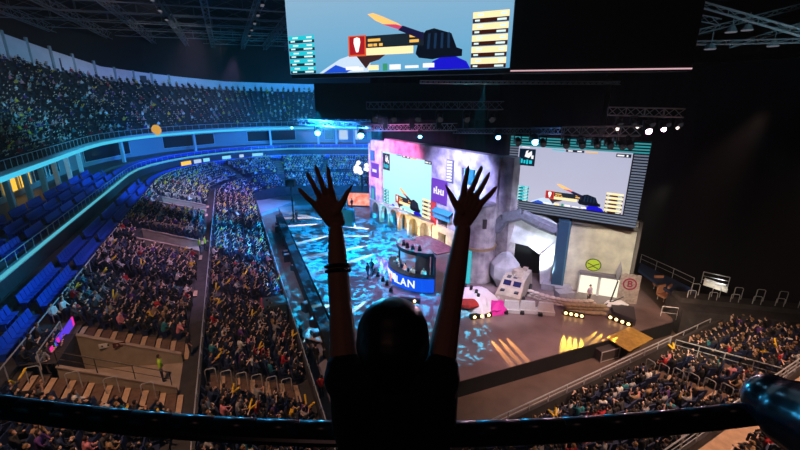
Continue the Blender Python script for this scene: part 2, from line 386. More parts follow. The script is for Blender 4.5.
# ------------------------------------------------------------------ balcony boxes (left + far)
BAL = samples('L', -8, 0, 4)[:-1] + FAR
mb = MB(); closed(mb, BAL, [(18.2, 5.65), (18.2, 6.75), (18.35, 6.75), (26.5, 6.9), (26.5, 6.5), (20, 5.6)])
st(mb.build('trim_balcony_slab', M_dark))
mb = MB(); closed(mb, BAL, [(18.1, 6.75), (18.1, 7.15), (18.35, 7.15), (18.35, 6.75)])
st(mb.build('trim_balcony_ledge', M_fascia))
mb = MB(); strip(mb, BAL, [(18.35, 6.78), (20.3, 6.78), (20.3, 7.1), (22.0, 7.1), (22.0, 7.45), (26.5, 7.45)]); st(mb.build('floor_balcony', mat('balcony_floor', (.16, .15, .17), .6)))
# back wall of boxes with lit windows
M_box = mat('box_wall', (.30, .32, .36), .7)
mb = MB(); strip(mb, BAL, [(26.4, 7.4), (26.4, 11.3)]); st(mb.build('wall_boxes', M_box))
glassd = mat('dark_glass', (.02, .025, .03), .1)
winY = em('window_amber', (1.0, .55, .06), 1.1); winC = em('window_cyan', (.25, .75, 1), .9); winW = em('window_pale', (.55, .75, 1), .8)
winB = em('window_blue', (.04, .3, .65), .6)
wn = 0
def winpane(seg, a, b, m, z0=8.2, z1=10.6):
    global wn
    wn += 1; mb = MB(); mb.prism([BP(seg, a, 26.3, z0), BP(seg, b, 26.3, z0), BP(seg, b, 26.3, z1), BP(seg, a, 26.3, z1)], -Vector((*fr(seg, a)[1], 0)) * .06)
    o = mb.build(f'window_{wn}', m); st(o)
    f = MB(); n_ = -Vector((*fr(seg, a)[1], 0)) * .12
    for q in (a, b): f.tube(BP(seg, q, 26.3, z0) + n_, BP(seg, q, 26.3, z1) + n_, .06, 4)
    for z in (z0, z1): f.tube(BP(seg, a, 26.3, z) + n_, BP(seg, b, 26.3, z) + n_, .06, 4)
    fo = f.build('window_frame', M_white, o)
    fo.matrix_parent_inverse = Matrix.Translation(-o.location)
for i in range(13):
    a = -2 + i * 4.8; winpane('L', a, a + 3.6, winY if i in (9, 10) else glassd)
for i in range(3): winpane('C', .12 + i * .3, .3 + i * .3, glassd)
for i in range(9): winpane('F', 1 + i * 3.6, 3.2 + i * 3.6, [winB, winW, winW, winB, winC, winC, winB, winW, winB][i])
for k, (a, b, m_) in enumerate(((.36, .41, winY), (.425, .46, winW), (.47, .50, winC), (.56, .60, winC), (.64, .66, winW), (.7, .75, winC))):
    wn += 1; mb = MB(); mb.prism([BP('C', a, 18.04, 5.35), BP('C', b, 18.04, 5.35), BP('C', b, 18.04, 6.3), BP('C', a, 18.04, 6.3)], Vector((*fr('C', a)[1], 0)) * .1); st(mb.build(f'window_{wn}', m_))
# white columns
colm = None
mb = MB(); mb.box((0, 0, 2.1), (.45, .45, 4.2)); c0 = mb.build('column', M_white, None, True); k0 = True
for seg, t in [('L', -6 + 4.8 * i) for i in range(14)] + [('C', .2), ('C', .5), ('C', .8)] + [('F', i * 4.4) for i in range(8)]:
    o = c0 if k0 else c0.copy()
    if not k0: COL.objects.link(o)
    k0 = False; p, n = fr(seg, t); o.location = BP(seg, t, 22.8, 7.3); o.rotation_euler = (0, 0, math.atan2(n.y, n.x))
    tag(o, 'white square column between the glazed boxes of the balcony', 'column', 'balcony columns')
# partitions between boxes (low)
# upper tier fascia + slab
mb = MB(); closed(mb, BAL, [(22.6, 11.0), (22.6, 11.9), (22.8, 11.9), (27.5, 11.6), (27.5, 11.3)]); st(mb.build('trim_upper_fascia', M_fascia))
mb = MB(); closed(mb, BAL, [(22.48, 11.05), (22.48, 11.5), (22.6, 11.5), (22.6, 11.05)])  # glowing band stands in for cyan light washing the pale fascia
tag(mb.build('cyan_glow_band', em('cyan_wash_glow', (.06, .55, .8), 1.0)), 'added cyan glow running along the upper balcony edge', 'light')
mb = MB(); closed(mb, BAL, [(17.98, 6.92), (17.98, 7.14), (18.1, 7.14), (18.1, 6.92)])  # emission added to brighten the cyan-washed ledge
tag(mb.build('cyan_glow_band', em('cyan_wash_dim', (.1, .55, .7), .75)), 'thin added cyan glow along the lower balcony ledge', 'light')
rail([BP(a, b, 18.2, 7.15) for a, b in BAL if not (a == 'F' and b > 20)], .75, 'steel rail on the lower balcony ledge before the boxes', r=.035, bars=(1,), every=1.7)
rail([BP(a, b, 22.75, 11.9) for a, b in BAL if not (a == 'F' and b > 20)], .9, 'steel guard rail along the front of the upper tier', r=.04, bars=(1,), every=1.4)
rail([BP('L', 10.4, 18.6, 6.8), BP('L', 10.4, 22.4, 7.2), BP('L', 11.9, 22.4, 7.2), BP('L', 11.9, 18.6, 6.8)], .9, 'steel rail around the steps of the nearest amber-lit box', r=.04, bars=(1, .5))
# upper tier: taper along path
def uptop(s_):
    seg, t = s_
    if seg == 'L': return 41, 25.5
    if seg == 'C': return 41 - 6 * t, float(np.interp(t, [0, .215, .41, .7, 1], [25.5, 24.3, 21.5, 20.1, 19.6]))
    return 35, 19.6
def wallh(s_):
    return 5.2 if s_[0] == 'L' else float(np.interp(s_[1] if s_[0] == 'C' else 1, [0, .215, .41, .7, 1], [5.2, 4.4, 2.7, 2.1, 2.0]))
def upp(s_):
    W_, Z_ = uptop(s_); n = 22; p = [(22.8, 11.9)]
    for i in range(n):
        a = 23.6 + (W_ - 23.6) * i / n; b = 23.6 + (W_ - 23.6) * (i + 1) / n; z = 12.2 + (Z_ - 12.2) * i / (n - 1); p += [(a, z), (b, z)]
    return p
mb = MB(); strip(mb, BAL, upp); st(mb.build('trim_upper_terrace_rear', M_conc))
mb = MB(); strip(mb, BAL, lambda s_: [(uptop(s_)[0], uptop(s_)[1]), (uptop(s_)[0], uptop(s_)[1] + wallh(s_))])
st(mb.build('wall_concourse', mat('concourse_wall', (.85, .74, .82), .8, noise=.1, scale=.5)))
mb = MB(); mp = MB()
WST = [('L', 20 + i * 4.2) for i in range(10)] + [('C', .02 + i * .042) for i in range(13)]
for i, s_ in enumerate(WST):
    seg, t = s_; W_, Z_ = uptop(s_); h = wallh(s_); n = fr(seg, t)[1]; dt = 1.5 if seg == 'L' else .016
    if i % 4 != 3: mb.prism([BP(seg, t, W_ - .02, Z_ + .3), BP(seg, t + dt, W_ - .02, Z_ + .3), BP(seg, t + dt, W_ - .02, Z_ + h * .72), BP(seg, t, W_ - .02, Z_ + h * .72)], -Vector((*n, 0)) * .12)
    mp.box(BP(seg, t + dt * 1.8, W_ - .25, Z_ + h / 2), (.4, .4, h), math.atan2(n.y, n.x))
st(mb.build('window_concourse', mat('concourse_opening', (.07, .06, .08), .6))); st(mp.build('trim_concourse_pilasters', M_fascia))
# upper tier aisles/entry walls (teal slanted parapets)
for k, (t, l_) in enumerate(((17, 'nearest teal parapet of a stairway cut into the upper tier'), (27, 'middle teal parapet of a stairway cut into the upper tier'), (45, 'farthest teal parapet of a stairway cut into the upper tier'))):
    mb = MB(); pr = [BP('L', t, 27, 13.9), BP('L', t, 35, 19.6), BP('L', t, 35, 20.6), BP('L', t, 27, 14.9)]
    mb.prism(pr, Dn * .25); tag(mb.build('stair_parapet', M_fascia), l_, 'parapet')
# outer closing walls and roof
mb = MB(); strip(mb, BAL, lambda s_: [(uptop(s_)[0] + .3, uptop(s_)[1] + 1), (uptop(s_)[0] + .3, 36)]); st(mb.build('wall_outer', mat('dark_wall', (.006, .007, .009), .9)))
mb = MB(); mb.box((-5, 55, 34.3), (170, 150, .4)); st(mb.build('ceiling', mat('roof_deck', (.02, .02, .025), .8, noise=.4, scale=.4)))

# ------------------------------------------------------------------ roof trusses
def truss(a, b, h, wd, r, label, name='roof_truss', m=None, panel=None, cat='truss', group=None):
    m = m or M_truss; a, b = Vector(a), Vector(b); L = (b - a).length; d = (b - a).normalized(); sd = d.cross(Vector((0, 0, 1))).normalized() * wd / 2; up = Vector((0, 0, h / 2)); mb = MB()
    cs = [sd + up, -sd + up, -sd - up, sd - up]
    for c in cs: mb.tube(a + c, b + c, r, 5)
    n = max(2, int(L / (panel or h)))
    for i in range(n):
        p, q = a + d * (L * i / n), a + d * (L * (i + 1) / n)
        for j in range(4):
            c, e = cs[j], cs[(j + 1) % 4]; mb.tube(p + c, (q if True else p) + e, r * .55, 4)
            if i % 2 == 0: mb.tube(p + c, p + e, r * .55, 4)
    o = mb.build(name, m); return tag(o, label, cat, group)
M_roof = mat('roof_steel', (.22, .24, .26), .6, .3)
wd = ['leftmost', 'second', 'third', 'fourth', 'fifth', 'sixth', 'seventh', 'eighth']
Z = 30.5
for k, X0 in enumerate([-30, -22, -14, -7, -1, 6.3, 12, 17.6]):
    y0, y1 = (4, 118); a = (X0 - .42 * y0, y0, Z); b = (X0 - .42 * y1, y1, Z)
    truss(a, b, 1.2, .8, .07, f'long dark roof truss running away from the camera, {wd[k]} from the left', m=M_roof, panel=3)
for k in range(12):
    y = 22 + k * 9; a = Vector((-58 - .42 * (y - 40) * .4, y - 14, Z + 1)); b = Vector((44, y + 20, Z + 1))
    truss(a, b, 1.6, .5, .06, f'crosswise dark roof truss, {ORD[k]} counting away from the camera', m=M_roof, panel=4)
# row lights under roof
M_lamp = em('roof_lamp_glow', (.5, .62, .8), 1.1); M_lampdim = em('roof_lamp_dim', (.5, .5, .6), .22)
mb = MB(); mb.box((0, 0, 0), (.5, 1.5, .35), top=(.5, .8)); mb.m = 1; mb.box((0, 0, -.2), (.4, 1.3, .06)); L1 = mb.build('roof_lamp', [M_blackmetal, M_lampdim], None, True); tg = True
for X0, n, y0 in ((6.3, 9, 30), (-1, 5, 26), (17.6, 6, 38), (-14, 4, 24), (-7, 5, 40)):
    for i in range(n):
        o = L1 if tg else L1.copy()
        if not tg: COL.objects.link(o)
        tg = False; y = y0 + i * 6.5; o.location = (X0 - .42 * y, y, 29.55); o.rotation_euler = (0, 0, R(22))
        tag(o, 'small dim floodlight hung under the dark arena roof', 'lamp', 'roof floodlights')
# right roof part
for k, (a, b, h, l_) in enumerate(((atY(700, 4, 30), atY(840, 44, 26), .35, 'bluish roof beam sloping down right beside the hanging screen'), (atY(698, 32, 32), atY(840, -4, 34), .3, 'thin roof beam rising right beside the hanging screen'),
                             (atY(697, 43, 33), atY(830, 40, 28), .25, 'lowest thin roof beam at the upper right'), (atY(700, 18, 31), atY(720, 22, 30), .4, 'short thick roof beam stub beside the hanging screen'), (atY(730, 46, 32), atY(810, 22, 30), .25, 'thin crossing roof beam at the upper right'))):
    truss(a, b, h, h, .04, l_, m=M_truss, panel=.8)
for k, (x, y) in enumerate(((731, 32), (747, 30), (710, 49), (773, 46))):
    mb = MB(); mb.tube((0, 0, .35), (0, 0, 0), .18, 10, .38); mb.tube((0, 0, .35), (0, 0, 1.1), .03, 4); mb.m = 1; mb.tube((0, 0, 0), (0, 0, -.04), .34, 10); o = mb.build('bay_lamp', [M_truss, M_lampdim], None, True); o.location = atY(x, y, 30); tag(o, f'dim round bay lamp hung under the upper right roof, {ORD[k]} of four', 'lamp')
# ------------------------------------------------------------------ stage
M_stage = mat('stage_floor', (.24, .17, .17), .38, noise=.3, scale=.7, bump=.05)
st0 = [(-1.7, 19.06), (15, 25.6), (22, 28.4), (23.5, 40), (12, 62), (-6, 68), (-20, 63.5), (-17.6, 58)]
mb = MB(); mb.prism([(x, y, 0) for x, y in st0], (0, 0, 1.2)); mb.m = 1
sk = [(-17.65, 58, .0), (-1.75, 19.0, 0), (15, 25.52, 0), (22.05, 28.3, 0)]
for a, b in zip(sk, sk[1:]): mb.add([a, b, (b[0], b[1], 1.19), (a[0], a[1], 1.19)], [(0, 1, 2, 3)])
tag(mb.build('stage', [M_stage, M_black]), 'large low stage with a glossy floor and black skirt', 'stage')
# dark barrier along the left side of stage (press pit)
mb = MB(); a, b = Vector((-2.0, 19.0, 0)), Vector((-17.9, 58.2, 0)); d = (b - a).normalized(); n = Vector((-d.y, d.x, 0))
mb.prism([a, b, b + n * .9, a + n * .9], (0, 0, 1.5)); tag(mb.build('barrier', M_black), 'long black barrier between the left stand and the stage', 'barrier')
mb = MB(); mb.prism([BP('L', 3, -2.1, .02), BP('L', 19, -2.1, .02), BP('L', 19, -.9, .02), BP('L', 3, -.9, .02)], (0, 0, .1)); tag(mb.build('walkway', mat('grey_plate', (.33, .3, .36), .6)), 'pale grey walkway strip before the left stand front wall', 'walkway')
def lp(seg, t, w_, z, dx=0): return BP(seg, t, w_, z)
# curved pale platform at the far left of the floor
mb = MB(); mb.prism([(-28.5, 62, 0), (-24, 60, 0), (-20.5, 66, 0), (-19, 70, 0), (-24, 71.5, 0), (-29, 69, 0)], (0, 0, .6)); tag(mb.build('low_platform', mat('platform_grey', (.3, .26, .3), .5)), 'pale low platform at the far left end of the floor', 'platform')

# --- set facade
FA = Vector((-4.2, 57.3, 1.2)); FR = math.atan2(-.832, .554)
fac = thing('castle_facade', FA, 'tall painted castle-like set wall with arcade and left screen opening', 'stage set', FR)
M_plaster = mat('painted_plaster', (.6, .52, .52), .85, col2=(.24, .19, .22), scale=.9, bump=.4)
M_plaster2 = mat('arcade_plaster', (.62, .5, .34), .85, noise=.35, scale=1.5)
M_teal = mat('teal_paint', (.015, .16, .18), .6, noise=.3)
def wallholes(x0, x1, z0, z1, holes, y0, y1, mb):   # rectangular slab with rectangular holes
    xs = sorted({x0, x1, *[h[0] for h in holes], *[h[1] for h in holes]}); zs = sorted({z0, z1, *[h[2] for h in holes], *[h[3] for h in holes]})
    for a, b in zip(xs, xs[1:]):
        for c, d_ in zip(zs, zs[1:]):
            if any(h[0] <= a and b <= h[1] and h[2] <= c and d_ <= h[3] for h in holes): continue
            mb.box(((a + b) / 2, (y0 + y1) / 2, (c + d_) / 2), (b - a, y1 - y0, d_ - c))
mb = MB(); aw = 2.0; arches = [1.2 + i * 2.35 for i in range(6)]
mb.box((1.9, .5, 10.9), (3.8, .9, 1.3)); mb.box((14.0, .5, 11.1), (20.4, 1, 1.7))        # top bands
wallholes(-.2, 24.2, 3.1, 10.3, [(2.9, 14.1, 3.1, 10.3), (19.2, 21.2, 8.6, 10.3), (19.4, 21, 5.6, 8.0), (15.5, 17.2, 3.1, 4.6)], 0, 1, mb)
mb.box((24.9, .9, 6.0), (1.6, 1.2, 12)); mb.box((22.6, .5, 11.4), (3.4, .9, 1.1))
mb.build('wall_panel', M_plaster, fac, True)
mb = MB()
for i in range(7):
    x = arches[0] + 2.35 * i - .18 - 1.0; mb.box((x, .3, .85), (.36, .6, 1.7)); mb.box((x, .3, 1.75), (.5, .7, .14))
for x in arches:
    n = 10; pts = []
    for i in range(n + 1):
        t = math.pi * i / n; pts.append((x + .0 + math.cos(t) * .9, 1.7 + math.sin(t) * .95))
    xl, xr = x - 1.18, x + 1.17
    for i in range(n):
        (a, za), (b, zb) = pts[i], pts[i + 1]
        mb.prism([(a, 0, za), (b, 0, zb), (b, 0, 3.1), (a, 0, 3.1)], (0, .6, 0))
    mb.box((xl + .1, .3, 2.4), (.34, .6, 1.4)); mb.box((xr - .1, .3, 2.4), (.34, .6, 1.4))
mb.box((7.4, .1, 3.0), (15, .9, .22)); mb.build('arcade', M_plaster2, fac, True)
mb = MB()
for i, x in enumerate(arches): mb.m = 0 if i < 3 else 1; mb.box((x, 1.1, 1.35), (2.3, .1, 2.7))
mb.build('arch_backing', [M_teal, mat('cream_backing', (.3, .24, .15), .8)], fac, True)
mb = MB(); wallholes(14.5, 24.2, 0, 3.1, [(15.6, 17.0, 0.3, 2.2)], 0, 1, mb); mb.build('lower_wall', M_plaster2, fac, True)
mb = MB(); mb.box((20.2, .4, 9.7), (2.4, .2, 2.9)); mb.box((20.2, .5, 6.8), (1.8, .2, 2.6)); mb.build('teal_shutter_frame', mat('pale_teal', (.25, .6, .6), .6), fac, True)
for cx, cz, hh in ((20.2, 9.3, 1.7), (20.2, 6.6, 1.4)):
    mb = MB(); pts = [(cx - .6, .1, cz - hh / 2)] + [(cx + .6 * math.cos(math.pi * (1 - i / 10)), .1, cz + hh / 2 + .5 * math.sin(math.pi * i / 10)) for i in range(11)] + [(cx + .6, .1, cz - hh / 2)]
    mb.prism(pts, (0, .2, 0)); mb.build('teal_shutter', M_teal, fac, True)
mb = MB(); mb.box((17.4, -.05, 9.6), (1.1, .15, 2.5)); mb.m = 1
for i in range(7): mb.box((17.4, -.15, 8.65 + i * .33), (.75, .12, .2))
mb.build('louvre_window', [mat('louvre_dark', (.12, .1, .1), .6), mat('louvre_pale', (.75, .7, .5), .6)], fac, True)
mb = MB(); mb.box((16.6, -.35, 4.9), (3.0, .8, .16), M=Matrix.Rotation(R(25), 4, 'X')); mb.box((16.6, -.4, 4.35), (3.0, .1, .7)); mb.build('awning', mat('awning_teal', (.04, .3, .4), .6), fac, True)
mb = MB(); mb.box((15.7, -.1, 7.1), (2.7, .12, 2.7)); mb.m = 1     # purple sign with a white speech-bubble lettering mark
for q in range(5): mb.box((14.9 + q * .4, -.18, 7.05 + (.12 if q == 1 else 0)), (.2, .05, .62 if q != 1 else .85))
for q in range(4): mb.box((15.1 + q * .4, -.18, 6.82 if q % 2 else 7.1), (.22, .05, .16))
mb.build('purple_sign', [em('sign_purple', (.22, .06, .75), .75), em('sign_white', (.9, .85, 1), 1)], fac, True)
mb = MB(); mb.box((1.35, -.1, 7.4), (1.9, .12, 2.0)); mb.m = 1; mb.box((1.35, -.18, 7.35), (1.1, .05, .4)); mb.build('purple_sign', [MC['sign_purple'], MC['sign_white']], fac, True)
mb = MB(); mb.box((.7, -.1, 9.4), (1.0, .12, 1.4)); mb.box((.7, -.1, 3.9), (1.1, .12, 2.2)); mb.m = 1; mb.box((.7, -.18, 3.9), (.7, .05, 1.6)); mb.build('poster', [mat('poster_dark', (.02, .12, .16)), em('poster_teal', (.1, .55, .6), .7)], fac, True)
# side wall of the set (left end return)
mb = MB(); mb.box((-.3, 3, 5.5), (.6, 6, 11)); mb.build('return_wall', M_plaster, fac, True)
# red light on the wall, painted as a flat patch
mb = MB(); mb.box((14.7, -.03, 4.4), (1.0, .06, 3.0)); mb.build('red_light_patch', mat('red_patch', (.55, .04, .03), .7, noise=.3), fac, True)

def floc(u, y, z): return FA + Matrix.Rotation(FR, 3, 'Z') @ Vector((u, y, z))
# screen content in local coords: x right, z up, -y to the viewer
def gmat(nm, c, s=1): return em('screen_' + nm, S(*c), s)
def screen_parts(t, W_, H_, bg, y=0, warp=0, vk=.88):
    X = lambda u: (u + warp * u * (1 - u)) * W_
    Hf, VK = H_, vk
    V = lambda v: v * Hf * (VK if v < .6 else 1)
    def quad(mb, u0, v0, u1, v1, L): mb.box(((X(u0) + X(u1)) / 2, y - .02 * L, (V(v0) + V(v1)) / 2), (X(u1) - X(u0), .03, V(v1) - V(v0)))
    def poly(mb, pts, L, k=1): mb.prism([(X(a), y - .02 * L, V(b) * k) for a, b in pts], (0, .03, 0))
    mb = MB(); mb.box((W_ / 2, y + .1, H_ / 2), (W_, .2, H_)); mb.build('display', bg, t, True)
    # sleeves and gloves
    mb = MB(); poly(mb, [(.14, 0), (.17, .04), (.24, .12), (.31, .16), (.36, .14), (.38, .07), (.37, 0)], 1); mb.m = 1
    poly(mb, [(.16, .0), (.22, .07), (.29, .02), (.27, 0)], 2); mb.m = 2; poly(mb, [(.31, .16), (.34, .17), (.46, .155), (.42, .1), (.38, .08), (.36, .03)], 3)
    mb.build('left_arm_graphic', [gmat('sleeve_white', (205, 225, 245)), gmat('sleeve_blue', (30, 80, 210)), gmat('hand_brown', (60, 35, 35))], t, True)
    mb = MB(); poly(mb, [(.64, .0), (.66, .08), (.7, .12), (.76, .12), (.81, .07), (.83, 0)], 3, .84); mb.m = 1
    poly(mb, [(.585, .16), (.6, .3), (.63, .37), (.665, .385), (.685, .37), (.74, .33), (.765, .2), (.79, .18), (.79, .12), (.75, .115), (.7, .115), (.66, .1), (.6, .12)], 4, .84); mb.m = 2
    for q in range(4): poly(mb, [(.635 + q * .03, .2), (.645 + q * .03, .2), (.65 + q * .028, .34), (.64 + q * .028, .34)], 5, .84)
    mb.build('glove_graphic', [gmat('deep_blue', (25, 20, 200)), gmat('glove_dark', (10, 16, 30)), gmat('glove_edge', (25, 50, 80))], t, True)
    mb = MB(); poly(mb, [(.375, .50), (.40, .505), (.44, .47), (.51, .40), (.54, .35), (.5, .36), (.45, .40), (.41, .44)], 6, .95); mb.m = 1
    poly(mb, [(.44, .405), (.5, .36), (.54, .335), (.55, .36), (.5, .395)], 7, .95); mb.m = 2; poly(mb, [(.51, .345), (.53, .38), (.62, .31), (.62, .25)], 8, .95)
    mb.build('knife_graphic', [gmat('blade_gold', (255, 190, 110), 1.2), gmat('blade_pink', (210, 70, 110)), gmat('knife_dark', (25, 22, 60))], t, True)
    mb = MB(); quad(mb, .285, .135, .365, .31, 5); mb.m = 1; quad(mb, .292, .15, .358, .3, 6); mb.m = 2; poly(mb, [(.31, .25), (.312, .285), (.325, .295), (.338, .285), (.34, .25), (.33, .17), (.32, .17)], 7)
    mb.m = 3; quad(mb, .365, .2, .62, .3, 5); mb.m = 4; quad(mb, .365, .14, .575, .2, 5); mb.m = 5
    for a, b, c in ((.375, .43, .262), (.375, .395, .222), (.4, .415, .222), (.425, .44, .222), (.56, .6, .235)): quad(mb, a, c - .01, b, c + .012, 7)
    quad(mb, .56, .265, .615, .29, 7)
    mb.build('player_card', [gmat('card_orange', (220, 90, 50)), gmat('card_red', (170, 25, 35)), gmat('card_white', (255, 255, 250), 1.2), gmat('card_dark', (25, 35, 45)), gmat('cream', (255, 225, 170), 1.2), gmat('text_amber', (250, 190, 90))], t, True)
    for side in (0, 1):
        mb = MB(); u0, u1, vh, n = (0.005, .125, .35, 5) if side == 0 else (.83, .985, .42, 5)
        for i in range(n):
            v0 = .0 + vh * i / n; mb.m = 0; quad(mb, u0, v0 + vh / n * .42, u1, v0 + vh / n * .95, 2); mb.m = 1; quad(mb, u0, v0 + .002, u1, v0 + vh / n * .40, 2); mb.m = 2
            quad(mb, u0 + .01, v0 + .012, u0 + .03, v0 + .025, 3); quad(mb, u1 - .05, v0 + .01, u1 - .01, v0 + .025, 3); quad(mb, u1 - .035, v0 + vh / n * .6, u1 - .01, v0 + vh / n * .8, 3)
            quad(mb, u0 + .02, v0 + vh / n * .6, u0 + .045, v0 + vh / n * .8, 3)
        mb.build('score_table', [gmat('row_cyan', (30, 200, 215)) if side == 0 else gmat('cream', (255, 225, 170)), gmat('row_dark', (20, 50, 60)) if side == 0 else gmat('row_brown', (60, 25, 15)), gmat('row_white', (225, 250, 250))], t, True)
    mb = MB(); mb.m = 0; quad(mb, .27, .02, .33, .05, 6); quad(mb, .3, .012, .35, .04, 6); mb.m = 1; quad(mb, .375, .012, .42, .055, 6); mb.m = 2; quad(mb, .44, .005, .46, .065, 6); mb.m = 0; quad(mb, .47, .012, .52, .055, 6); quad(mb, .54, .02, .6, .042, 6); quad(mb, .62, .02, .67, .055, 6)
    mb.build('sponsor_strip', [gmat('white_mark', (250, 250, 255)), gmat('cream', (255, 225, 170)), gmat('green_mark', (60, 150, 110))], t, True)
    mb = MB(); quad(mb, .42, .955, .58, .995, 2); mb.m = 1; quad(mb, .44, .965, .48, .985, 3); quad(mb, .52, .965, .56, .985, 3); mb.m = 2; quad(mb, .3, .967, .41, .985, 2); mb.m = 3; quad(mb, .59, .967, .7, .985, 2); mb.m = 0; quad(mb, .86, .93, .99, .985, 2); mb.m = 1; quad(mb, .87, .945, .93, .968, 3); quad(mb, .95, .94, .965, .972, 3)
    quad(mb, .03, .985, .1, .997, 3)
    mb.build('top_score_bar', [gmat('card_dark', (25, 35, 45)), gmat('white_mark', (250, 250, 255)), gmat('row_cyan', (30, 200, 215)), gmat('text_amber', (250, 190, 90))], t, True)
    mb = MB(); quad(mb, .01, .66, .155, .96, 2); mb.m = 1
    for a, b, c, d_ in ((.03, .7, .045, .78), (.055, .7, .07, .76), (.08, .69, .095, .77), (.105, .7, .13, .76)): quad(mb, a, b, c, d_, 3)
    mb.m = 2
    poly(mb, [(.06, .82), (.07, .92), (.09, .94), (.085, .88), (.12, .93), (.125, .86), (.1, .8)], 3); quad(mb, .12, .79, .14, .85, 3)
    mb.build('map_inset', [gmat('map_navy', (5, 25, 45)), gmat('row_cyan', (30, 200, 215)), gmat('white_mark', (250, 250, 255))], t, True)

def grad(nm, c1, c2, H_, strength=1.0, dots=False):
    m = D.materials.new(nm); m.use_nodes = True; nt = m.node_tree; b = nt.nodes['Principled BSDF']; b.inputs['Base Color'].default_value = (.01, .01, .01, 1); b.inputs['Specular IOR Level'].default_value = 0
    tc = nt.nodes.new('ShaderNodeTexCoord'); sp = nt.nodes.new('ShaderNodeSeparateXYZ'); mr = nt.nodes.new('ShaderNodeMapRange'); mr.inputs['From Max'].default_value = H_
    cr = nt.nodes.new('ShaderNodeValToRGB'); cr.color_ramp.elements[0].color = (*c1, 1); cr.color_ramp.elements[1].color = (*c2, 1)
    nt.links.new(tc.outputs['Object'], sp.inputs[0]); nt.links.new(sp.outputs['Z'], mr.inputs['Value']); nt.links.new(mr.outputs[0], cr.inputs[0])
    nt.links.new(cr.outputs[0], b.inputs['Emission Color']); b.inputs['Emission Strength'].default_value = strength; return m
p = floc(2.95, .25, 2.95)
t = thing('led_screen', p, 'glowing pale cyan screen set in the castle wall above the arcade', 'screen', FR)
screen_parts(t, 11.0, 7.35, grad('screen_bg_left', S(165, 235, 242), S(190, 238, 245), 7.35, 1.15), warp=.08, vk=.85)

# round tower
mb = MB(); mb.smooth = False; base = Vector((7.7, 36.9, 1.2))
mb.tube(base, base + Vector((0, 0, 7.6)), 1.75, 20, 1.45); mb.m = 1; mb.tube(base + Vector((0, 0, 3.3)), base + Vector((0, 0, 3.55)), 1.75, 20, 1.75)
mb.m = 2; mb.box(base + Vector((.15, -1.55, 6.0)), (.35, .2, .9), R(10))
tag(mb.build('round_tower', [M_plaster, mat('mortar_band', (.4, .25, .12), .8), mat('slot_dark', (.03, .02, .02))]), 'round plaster tower at the right end of the castle wall', 'stage set')
mb = MB(); mb.tube((6.6, 35.4, 1.2), (6.6, 35.4, 4.5), .22, 10); tag(mb.build('light_tube', em('tube_cyan', (.05, .6, .7), .8)), 'cyan lit column beside the round tower foot', 'lamp')
# pale set back wall between tower and right screen
mb = MB(); mb.box((10.6, 40.2, 6.8), (6.5, .4, 11.2), R(-12)); tag(mb.build('set_panel', M_plaster), 'pale purple set panel between castle wall and right screen', 'stage set')

# ------------------------------------------------------------------ right big screen
sa, sb = Vector((10.1, 37.2, 0)), Vector((19.2, 31.0, 0)); SW = (sb - sa).length; sr = math.atan2(sb.y - sa.y, sb.x - sa.x)
t = thing('led_screen', (sa.x, sa.y, 8.25), 'large glowing lavender screen in a striped frame, right of the castle wall', 'screen', sr)
M_slat = em('slat_glow', (.25, .30, .42), .55); M_slat2 = em('slat_teal', (.05, .45, .5), .6)
mb = MB(); mb.box((SW / 2, .35, 3.4), (SW, .3, 7.0)); mb.build('frame_back', M_blackmetal, t, True)
mb = MB(); mb2 = MB(); nsl = 30
for i in range(nsl):
    z = .05 + i * 6.9 / nsl
    if z < .9 or z > 5.95:
        (mb2 if z > 5.9 else mb).box((SW / 2, .12, z), (SW, .1, .11))
        continue
    mb.box((.42, .12, z), (.84, .1, .11)); mb.box((SW - .5, .12, z), (1.0, .1, .11))
mb.build('light_slats', M_slat, t, True); mb2.build('teal_slats', M_slat2, t, True)
inner = MB(); sub = D.objects.new('screen_panel', None)
class Sub: pass
COL.objects.link(sub); sub.parent = t; sub.location = (.85, 0, .95); sub.empty_display_size = .2
screen_parts(sub, SW - 1.95, 5.0, grad('screen_bg_right', S(190, 190, 212), S(178, 180, 205), 5.0), warp=.12, vk=.82)
# ------------------------------------------------------------------ hanging central screen
ca, cb, cc = Vector((-8.2, 32, 0)), Vector((6.35, 25.0, 0)), Vector((15.6, 23.0, 0)); CW = (cb - ca).length; crz = math.atan2(cb.y - ca.y, cb.x - ca.x); CH = 9.2
t = thing('hanging_screen', (ca.x, ca.y, 19.9), 'huge hanging video screen with blue sky picture at the top', 'screen', crz)
sub = D.objects.new('screen_panel', None); COL.objects.link(sub); sub.parent = t; sub.location = (0, 0, .15)
screen_parts(sub, CW, CH, grad('screen_bg_top', S(95, 165, 205), S(140, 178, 205), 5.2, 1.0), warp=.2, vk=.8)
mb = MB(); mb.box((CW / 2, .5, CH / 2), (CW + .1, .7, CH + .3)); mb.build('cabinet', M_blackmetal, t, True)
t2 = thing('hanging_screen', (cb.x, cb.y, 19.9), 'unlit black side of the hanging screen with a thin pink light line', 'screen', math.atan2(cc.y - cb.y, cc.x - cb.x))
W2 = (cc - cb).length; mb = MB(); mb.box((W2 / 2 + .1, .5, CH / 2), (W2, .7, CH + .3)); mb.build('cabinet', M_blackmetal, t2, True)
mb = MB(); mb.box((W2 / 2 + .1, .1, -.02), (W2, .08, .07)); mb.build('light_line', em('line_pink', (.75, .45, .5), .9), t2, True)
# black box hanging behind
mb = MB(); mb.box((0, 0, 0), (19, 1.2, 3.6)); o = mb.build('black_housing', M_blackmetal, None, True); o.location = (.5, 43.5, 18.0); o.rotation_euler = (0, 0, R(-8)); tag(o, 'wide black hanging housing under the central screen', 'equipment')

